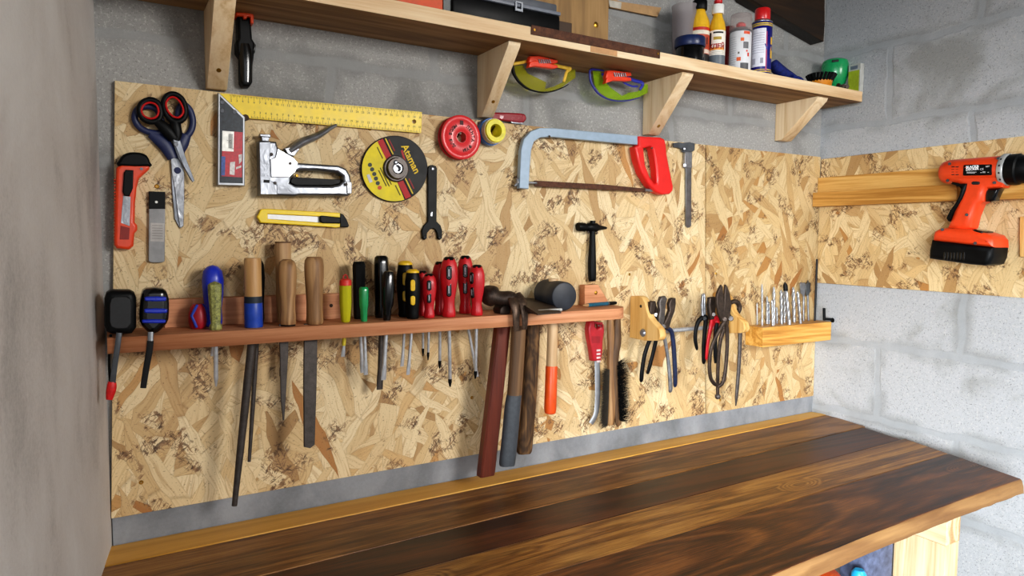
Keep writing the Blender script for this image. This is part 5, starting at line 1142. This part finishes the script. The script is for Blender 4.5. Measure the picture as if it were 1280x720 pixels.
# white spray can
A, B, r = axis(912.5, 940.5, 19, .098); H = B-A
t = thing('spray_can', 'white spray can with orange squares and clear cap on the shelf', 'can', A)
part('body', lathe(A, A+H*.70, [(0, r*.94), (.01, r*.98), (.03, r*.98), (.96, r*.98), (1, r*.9), (1, 0)], 40), pm('#e4e4e6', .35, 0, .03), t)
part('shoulder', lathe(A+H*.69, A+H*.78, [(0, r*.97), (.3, r*.95), (.8, r*.72), (1, r*.5), (1, 0)], 40), M_steel, t)
part('nozzle', lathe(A+H*.77, A+H*.87, [(0, r*.42), (.7, r*.42), (.9, r*.3), (1, r*.24), (1, 0)], 24), M_red, t)
part('clear_cap', lathe(A+H*.705, B, [(0, r*1.0), (.1, r*1.02), (.95, r*.92), (1, r*.86), (1, 0)], 40), clear('#d5c6c2', .2, .5, .42), t)
an = facing(A)
def dec(name, u0, u1, v0, v1, col): part(name, patch(A, r*.992, an+u0, an+u1, A.z+H.z*.70*v0, A.z+H.z*.70*v1, 8), pm(col, .45, 0, .1, 400), t)
dec('orange_square', .30, .95, .90, .97, '#e0562e'); dec('orange_square', .02, .34, .73, .81, '#e36a2e'); dec('orange_square', -.3, .08, .25, .34, '#df6228')
dec('orange_square', .55, .72, .47, .51, '#d8452c'); dec('orange_square', .70, .9, .36, .45, '#d8452c')
dec('photo_panel', .28, .8, .55, .71, '#6f6f72'); dec('photo_panel', .05, .85, .04, .2, '#55565a'); dec('photo_panel', -.2, -.05, .42, .47, '#6a6560')
for k in range(14): dec('small_print', -1.2, -.35, .12+k*.055, .128+k*.055, '#aeb0b4')
# blue and yellow oil can
A, B, r = axis(940.5, 966.5, 11.5, .108); H = B-A
t = thing('spray_can', 'tall blue and yellow oil spray can with red cap, rightmost can', 'can', A)
part('body', lathe(A, A+H*.79, [(0, r*.92), (.012, r*.98), (.03, r*.94), (.04, r*.97), (.985, r*.97), (1, r*.9), (1, 0)], 40), pm('#1b1a78', .3, 0, .08), t)
part('shoulder', lathe(A+H*.785, A+H*.84, [(0, r*.99), (.15, r*1.0), (.3, r*.95), (1, r*.66), (1, 0)], 40), M_steel, t)
part('cap', lathe(A+H*.82, B, [(0, r*.72), (.05, r*.75), (.9, r*.74), (1, r*.68), (1, 0)], 36, (30, .012)), M_red, t)
an = facing(A); Hb = H.z*.79
def band(nm, u0, u1, v0, v1, col, q=.98): part(nm, patch(A, r*q, an+u0, an+u1, A.z+Hb*v0, A.z+Hb*v1, 24), pm(col, .4, 0, .05), t)
for v in (.945, .905): band('yellow_stripe', -PI, PI, v, v+.02, '#d9b93a')
band('cream_band', -PI, PI, .93, .936, '#dccb8a'); band('yellow_stripe', -PI, PI, .035, .055, '#d9b93a'); band('yellow_stripe', -PI, PI, .075, .09, '#d9b93a')
band('text_panel', -1.3, .42, .14, .86, '#e6e6ee', .984); band('red_line', .42, .56, .06, .80, '#a3145e', .984); band('yellow_shield', 1.0, 1.45, .3, .7, '#e2b93a', .984)
for k in range(9): band('small_print', -1.15+.1*(k % 2), .25, .40+k*.046, .408+k*.046, '#a9a9b8', .988)
band('barcode', -.1, .2, .2, .3, '#9a9aa6', .988); band('pictogram', -1.0, -.6, .19, .3, '#b3b0bd', .988)
part('letters', wrap(text2d('WD-40', .018, .0002, 'CENTER', .0006), A, r*.99, an+1.55, A.z+Hb*.5), pm('#23208a', .4), t)
# blue gloves
t = thing('work_glove', 'crumpled dark blue cloth glove right of the tall spray can', 'glove', W(985, 95, .09))
g0 = ST+.0006
def GL(px, py, d, r): p = W(px, py, d); p.z = max(p.z, g0+r); return p
part('palm', tube(smoothpts([GL(966, 78, .07, .012), GL(970, 84, .075, .013), GL(978, 91, .08, .012), GL(988, 96, .085, .009), GL(996, 99, .09, .006)], 4, False), [.006+.0145*math.sin(PI*(.2+.75*i/16)) for i in range(17)], 16, .7), pm('#14246e', .85, 0, .3, 160), t)
for k in range(4): part('finger', tube(smoothpts([GL(984+k*2, 93+k, .07+.012*k, .006), GL(994+k*2, 97+k, .075+.012*k, .0055), GL(1003, 100, .078+.013*k, .0045)], 4, False), [.0068]*7+[.005, .003], 10, .8), pm('#16287a', .85, 0, .3, 160), t)
# cup brush
A = W(1026, 106, .095); A.z = ST+.0006; s_ = pxm(1026, 98, .095)
t = thing('cup_brush', 'orange cup wire brush with black bristles near the shelf end', 'brush', A)
rb = 14*s_
part('cup', lathe(A, A+Vector((0, 0, 9.5*s_)), [(0, rb*.8), (.15, rb*.86), (1, rb), (1, rb*.9), (.5, rb*.85), (.5, 0)], 40), pm('#d98a1f', .35, 0, .08, 60, .2), t)
tw = []
for k in range(22):
    u = 2*PI*k/22; c1 = A+Vector((math.cos(u)*rb*.9, math.sin(u)*rb*.9, 9*s_)); c2 = A+Vector((math.cos(u+.12)*rb*1.22, math.sin(u+.12)*rb*1.22, 18*s_))
    tw.append(tube([c1, c1.lerp(c2, .5), c2], [.0028, .0034, .0040], 7))
part('wire_tufts', join(*tw), M_black, t)
# green cup
A, B, r = axis(1027, 1061.5, 75, .05); zc_ = max(W(1045, 97, .05).z-A.z, .0)
t = thing('plastic_cup', 'shiny green rounded plastic cup with a dark hole on top', 'cup', A)
Hc = B.z-A.z
part('cup', lathe(A, B, [(0, r*.35), (.04, r*.42), (.22, r*.5), (.35, r*.78), (.6, r*.98), (.85, r), (.96, r*.9), (1, r*.7), (1, 0)], 40), pm('#1c9a5c', .3, 0, .06, 60, .3), t)
hc = W(1045, 78.5, .07); a_ = facing(A)
part('hole', obox(A+Vector((math.cos(a_)*r*.97, math.sin(a_)*r*.97, Hc*.90)), (.004, .017, .006), Matrix.Rotation(a_, 3, 'Z'), .0015), M_ink, t)
# small box
bxx = WR-.018; by0 = Xp(1075.5, 90, bxx).y; by1 = Xp(1060.5, 88, bxx).y; zt2 = Xp(1074, 79, bxx).z; zm2 = Xp(1070, 88, bxx).z
t = thing('small_box', 'little white and lime carton at the right end of the shelf', 'box', Vector((bxx, by0, ST)))
part('carton', boxm((bxx, by0, ST+.0006), (WR-.002, by1, zt2), .0008), pm('#b9b9b2', .5), t, smooth=False)
part('lime_panel', boxm((bxx-.0005, by0+.003, ST+.004), (bxx, by1-.001, zm2), 0), pm('#a7b62c', .5), t, smooth=False)
part('print_spot', boxm((bxx-.0005, by0+.008, zm2+.004), (bxx, by1-.006, zt2-.004), 0), pm('#6d7684', .5), t, smooth=False)
# loose screws beside the brush
for k, (px, py) in enumerate(((1049, 106), (1054, 107), (1058, 109))):
    p = W(px, py, .131); p.z = ST+.0056; w = .5*k
    single('loose_bolt', join(cyl(p, p+Vector((math.cos(w)*.012, math.sin(w)*.012, 0)), .003, 8), cyl(p-Vector((math.cos(w)*.005, math.sin(w)*.005, 0)), p, .0055, 6)), M_iron, ('dark loose bolt nearest the orange cup brush', 'dark loose bolt in the middle of three at the shelf end', 'dark loose bolt nearest the right end of the shelf')[k], 'bolt', None, 'loose bolts on the shelf end')
# metal strip on the front edge
p0, p1 = W(663.5, 42, SD), W(824, 70, SD); zt = ST-.0035
t = thing('metal_strip', 'rusty brown metal strip fixed along the shelf front edge', 'strip', (p0.x, -SD, zt))
part('strip', boxm((p0.x, -SD-.0026, zt-.0105), (p1.x, -SD-.0004, zt+.006), .0003), M_rust, t, smooth=False)
for x in (p0.x+.006, p1.x-.006): part('nail', cyl((x, -SD-.0022, zt-.002), (x, -SD-.0036, zt-.002), .0022, 10), M_brass, t)
single('shelf_patch', boxm((W(738, 62, SD).x, -SD-.0012, SB+.001), (W(771, 68, SD).x, -SD-.0003, SB+.012)), pm('#c99a6b', .6, 0, .1), 'thin orange-brown veneer patch on the shelf front under the metal strip', 'patch', smooth=False)
# black case with grey lid
cx0, cx1 = W(566, 8, .125).x, W(700, 30, .125).x; cz = W(640, 7.5, .125).z
t = thing('tool_case', 'flat black plastic case with grey lid and latch on the shelf', 'case', ((cx0+cx1)/2, -.08, ST))
part('base', boxm((cx0, -.125, ST+.0006), (cx1, -.035, cz), .003), M_black, t)
part('lid', boxm((cx0+.004, -.127, cz+.0003), (cx1+.001, -.034, cz+.007), .002), pm('#7d828c', .45, 0, .06), t)
part('lid_top', boxm((cx0+.008, -.121, cz+.0073), (cx1-.004, -.038, cz+.022), .003), pm('#5d6168', .5, 0, .1), t)
lx = W(648, 8.5, .127).x; lz = W(648, 8.5, .127).z
part('latch', flat([[(-.008, -.0085), (.008, -.0085), (.008, .0085), (-.008, .0085)], [(-.0045, -.004), (.0045, -.004), (.0045, .006), (-.0045, .006)]], .003, FB, (lx, -.1287, lz), .0006), pm('#a9aeb6', .4, 0, .05), t)
# orange box and grey plate left of the case
ox0, ox1 = W(496, 0, .12).x, W(553.5, 8, .12).x
t = thing('cardboard_box', 'bright orange box with white label at the left of the shelf things', 'box', ((ox0+ox1)/2, -.08, ST))
part('box', boxm((ox0, -.12, ST+.0006), (ox1, -.04, ST+.07), .001), pm('#d9531d', .5, 0, .06), t, smooth=False)
part('label', boxm((ox0+.002, -.1206, ST+.014), (W(516, 0, .12).x, -.12, ST+.05), 0), M_white, t, smooth=False)
gx0, gx1 = W(555, 4, .12).x, W(577, 4, .12).x
single('grey_plate', flat([[(gx0, ST+.0008), (gx0+.004, ST+.0008), (gx1+.012, ST+.030), (gx1+.012, ST+.06), (gx0, ST+.06)]], .05, FB, (0, -.093, 0), .001), pm('#7c7f7e', .6, 0, .12), 'leaning grey plate between the orange box and black case', 'plate', smooth=False)
# boards leaning against the wall
bx0, bx1 = W(664, 10, .03).x, W(760, 20, .03).x
t = thing('wooden_board', 'tan wooden board standing on the shelf behind the black case', 'board', ((bx0+bx1)/2, -.03, ST))
part('board', boxm((bx0, -.032, ST+.0006), (bx1, -.012, ST+.24), .001), M_oldboard, t, smooth=False)
c = W(745, 31, .0322); part('screw', lathe(c+U*.002, c-U*.0016, [(0, .004), (.6, .006), (1, .003), (1, 0)], 14), M_brass, t)
x0_, x1_ = W(694, 30, .1).x, W(715, 30, .1).x
single('wood_scrap', boxm((x0_, -.10, ST+.0006), (x1_, -.05, W(705, 27, .1).z), .001), M_darkboard, 'short dark brown wood scrap at the right end of the black case', 'wood scrap', smooth=False)
t = single('cardboard_strip', flatW([(762, -3), (776, 2), (827, 9.5), (822, 21), (763, 9)], .003, .009, bev=.0006), M_cardb, 'tan cardboard strip stuck on the wall above the shelf', 'cardboard', smooth=False)
part('tape', flatW([(761, 0), (777, 3), (776, 11), (762, 8.5)], .0088, .0096, bev=0), pm('#c3beb2', .5), t, smooth=False)
# dark slanting plank in the corner
ol = [(936, -3), (1029.5, 52), (1031, 30), (1031, -70), (900, -70)]
t = thing('dark_plank', 'dark stained plank slanting down into the corner above the shelf', 'plank', W(1000, 20, .02))
part('plank', flatW(ol, .0006, .040, bev=.001), M_darkboard, t, smooth=False)

# ---------------------------------------------------------------- workbench
TB = -.041; TH = .030
def edge(pa, pb):
    a_, b_ = Zp(*pa, TB), Zp(*pb, TB); k = (b_.y-a_.y)/(b_.x-a_.x); return lambda x: a_.y+k*(x-a_.x)
e0 = lambda x: -.0078
e1 = edge((140, 706), (1035, 518)); e2 = edge((694, 628), (1082, 532.5)); e3 = edge((562, 700), (1130, 548)); e4 = edge((703, 710), (1185, 567))
fp = [Zp(*q, TB) for q in ((970, 715.7), (1076.6, 672), (1180, 632), (1246, 609), (1276, 598.5))]
wb = thing('workbench', 'plank workbench with dark stained top under the tool wall', 'workbench', (.8, -.3, ZF))
lx_ = lambda y: -.0135+math.tan(math.radians(7.5))*y
def plank(ea, eb, xr, mat, gap=.0011, xr2=None, th=TH, dz=0):
    n = 10; q = []
    xs = [None]*(n+1)
    ya_, yb_ = ea(-.02), eb(-.05)
    top = [(lx_(ea(0)), ea(0)-gap)]+[((xr)*i/n, ea(xr*i/n)-gap) for i in range(1, n+1)]
    bot = [((xr2 or xr)*i/n, eb((xr2 or xr)*i/n)+gap) for i in range(n, 0, -1)]+[(lx_(eb(0)), eb(0)+gap)]
    return part('plank', flat([top+bot], th, FZ, (0, 0, TB-th/2+dz), .0012), mat, wb, smooth=False)
r1, r2, r3, r4 = [Zp(*q, TB).x for q in ((1035, 518), (1083, 533), (1131, 548), (1186, 567))]
plank(e0, e1, W(1030, 511, 0).x-.07 if False else 1.688, M_bench[0], xr2=r1)
plank(e1, e2, r1-.001, M_bench[1], xr2=r2, dz=-.001); plank(e2, e3, r2-.012, M_bench[2], xr2=r3-.012, dz=-.0015); plank(e3, e4, r3, M_bench[3], xr2=r4, dz=-.0005)
fy = lambda x: (fp[0].y+.003*math.sin(x*7)) if x < fp[0].x else [a_.y+(b_.y-a_.y)*(x-a_.x)/(b_.x-a_.x) for a_, b_ in zip(fp, fp[1:]) if a_.x <= x <= b_.x+1e-6][0]
xe = fp[-1].x
def fpoly(off):
    xs = [xe*i/26 for i in range(1, 27)]
    return [(lx_(-.58), fy(0)-off)]+[(x, fy(min(x, xe))-off) for x in xs]
up_ = [(lx_(e4(0)), e4(0)-.0008)]+[(r4*i/10, e4(r4*i/10)-.0008) for i in range(1, 11)]
part('plank', flat([up_+list(reversed(fpoly(0)))], TH, FZ, (0, 0, TB-TH/2), .0012), M_bench[4], wb, smooth=False)
# waney front edge
rows = []
bm = bmesh.new(); rnd = random.Random(5)
xs = [xe*(i/60) for i in range(-3, 61)]
for x in xs:
    y = fy(max(min(x, xe), 0)); j = rnd.uniform(-.0012, .0012)
    rows.append([bm.verts.new((x, y+.001, TB-.0006)), bm.verts.new((x, y-.003+j, TB-.003)), bm.verts.new((x, y-.007+j*2, TB-.015)), bm.verts.new((x, y-.006-j, TB-TH+.002)), bm.verts.new((x, y+.001, TB-TH))])
for P, Q in zip(rows, rows[1:]):
    for k in range(4): bm.faces.new((P[k], Q[k], Q[k+1], P[k+1]))
bm.faces.new(rows[-1]); part('waney_edge', fin(bm), M_edge, wb, 'pale rough front edge')
# legs
LX0, LX1 = 1.443, 1.494; yf = -.50; yb_ = Xp(1117, 690, LX0).y; zs_ = W(1198, 676, .5).z
part('leg', boxm((LX0, yf, ZF+.0006), (LX1, yb_, zs_-.0006), .0015), M_pineZ, wb, smooth=False)
part('rail', boxm((LX0-.001, yf-.001, zs_), (LX1, -.03, TB-TH-.0004), .0015), wood('leg_rail', ['#b98f5f', '#d6b287', '#e8cda4', '#efd9b5'], 1, 1., 9, .6, grain=.5), wb, smooth=False)
part('leg', boxm((LX0, -.09, ZF+.0006), (LX1, -.03, zs_-.0006), .0015), M_pineZ, wb, smooth=False)
part('leg', boxm((.15, yf, ZF+.0006), (.20, yf+.09, TB-TH-.0004), .0015), M_pineZ, wb, smooth=False)
ZS = -.46
part('lower_shelf', boxm((.1, -.46, ZS-.02), (1.44, -.02, ZS), .001), M_darkboard, wb, smooth=False)
# ---------------------------------------------------------------- things under the bench
p = Xp(1074, 712, 1.30); 
t = thing('spray_bottle', 'cyan plastic bottle top glimpsed under the bench', 'bottle', Vector((p.x, p.y, ZS+.0006)))
hh = p.z-ZS
part('body', lathe((p.x, p.y, ZS+.0006), p, [(0, .03), (.03, .034), (.6, .034), (.78, .026), (.86, .016), (.97, .014), (1, .009), (1, 0)], 28), pm('#2aa9d8', .35, 0, .06), t)
p = Xp(1022, 712.5, 1.22)
t = thing('plastic_bin', 'orange rounded tub under the front of the bench', 'tub', Vector((p.x, p.y, ZS+.0006)))
part('tub', lathe((p.x, p.y, ZS+.0006), p, [(0, .035), (.02, .04), (.9, .046), (.97, .044), (1, .036), (1, 0)], 32), pm('#c9501f', .4, 0, .08), t)
p = Xp(1108, 676, 1.40)
single('paper_bag', obox(Vector((p.x-.02, p.y+.03, (p.z+ZS)/2)), (.10, .06, p.z-ZS-.0012), None, .006), pm('#5f6883', .7, 0, .25, 60), 'mottled blue-grey bag under the bench behind the leg', 'bag')

# ---------------------------------------------------------------- light: daylight from the open doorway behind the camera, plus an added left fill
def area(name, loc, tgt, sx, sy, pw, col, spread=PI):
    l = bpy.data.lights.new(name, 'AREA'); l.shape = 'RECTANGLE'; l.size = sx; l.size_y = sy; l.energy = pw; l.spread = spread; l.color = col
    o = link(bpy.data.objects.new(name, l)); o.location = loc
    o.rotation_euler = (Vector(tgt)-Vector(loc)).to_track_quat('-Z', 'Y').to_euler(); return o
area('doorway_light', (1.45, -2.5, 1.05), (.72, 0, .32), .9, .7, 13, (1., .97, .93), 1.5)
area('left_fill', (-1.3, -2.5, .35), (1.62, -.3, -.38), 1.5, 1.1, 17, (.90, .95, 1.), .85)  # added fill lamp for the right wall, spread narrowed to dim its upper part
w = bpy.data.worlds.new('world'); scn.world = w; w.use_nodes = True; nt = w.node_tree
bg = nt.nodes['Background']; tc = nt.nodes.new('ShaderNodeTexCoord'); sx = nt.nodes.new('ShaderNodeSeparateXYZ'); cr = nt.nodes.new('ShaderNodeValToRGB')
mp = nt.nodes.new('ShaderNodeMath'); mp.operation = 'MULTIPLY_ADD'; mp.inputs[1].default_value = .5; mp.inputs[2].default_value = .5
nt.links.new(tc.outputs['Generated'], sx.inputs[0]); nt.links.new(sx.outputs[2], mp.inputs[0]); nt.links.new(mp.outputs[0], cr.inputs[0]); nt.links.new(cr.outputs[0], bg.inputs[0])
el = cr.color_ramp.elements; el[0].position = .38; el[0].color = (.16, .15, .14, 1); el[1].position = .56; el[1].color = (.92, .95, 1., 1)
bg.inputs[1].default_value = 1.35
scn.view_settings.view_transform = 'Standard'; scn.view_settings.look = 'Medium High Contrast'; scn.view_settings.exposure = .14
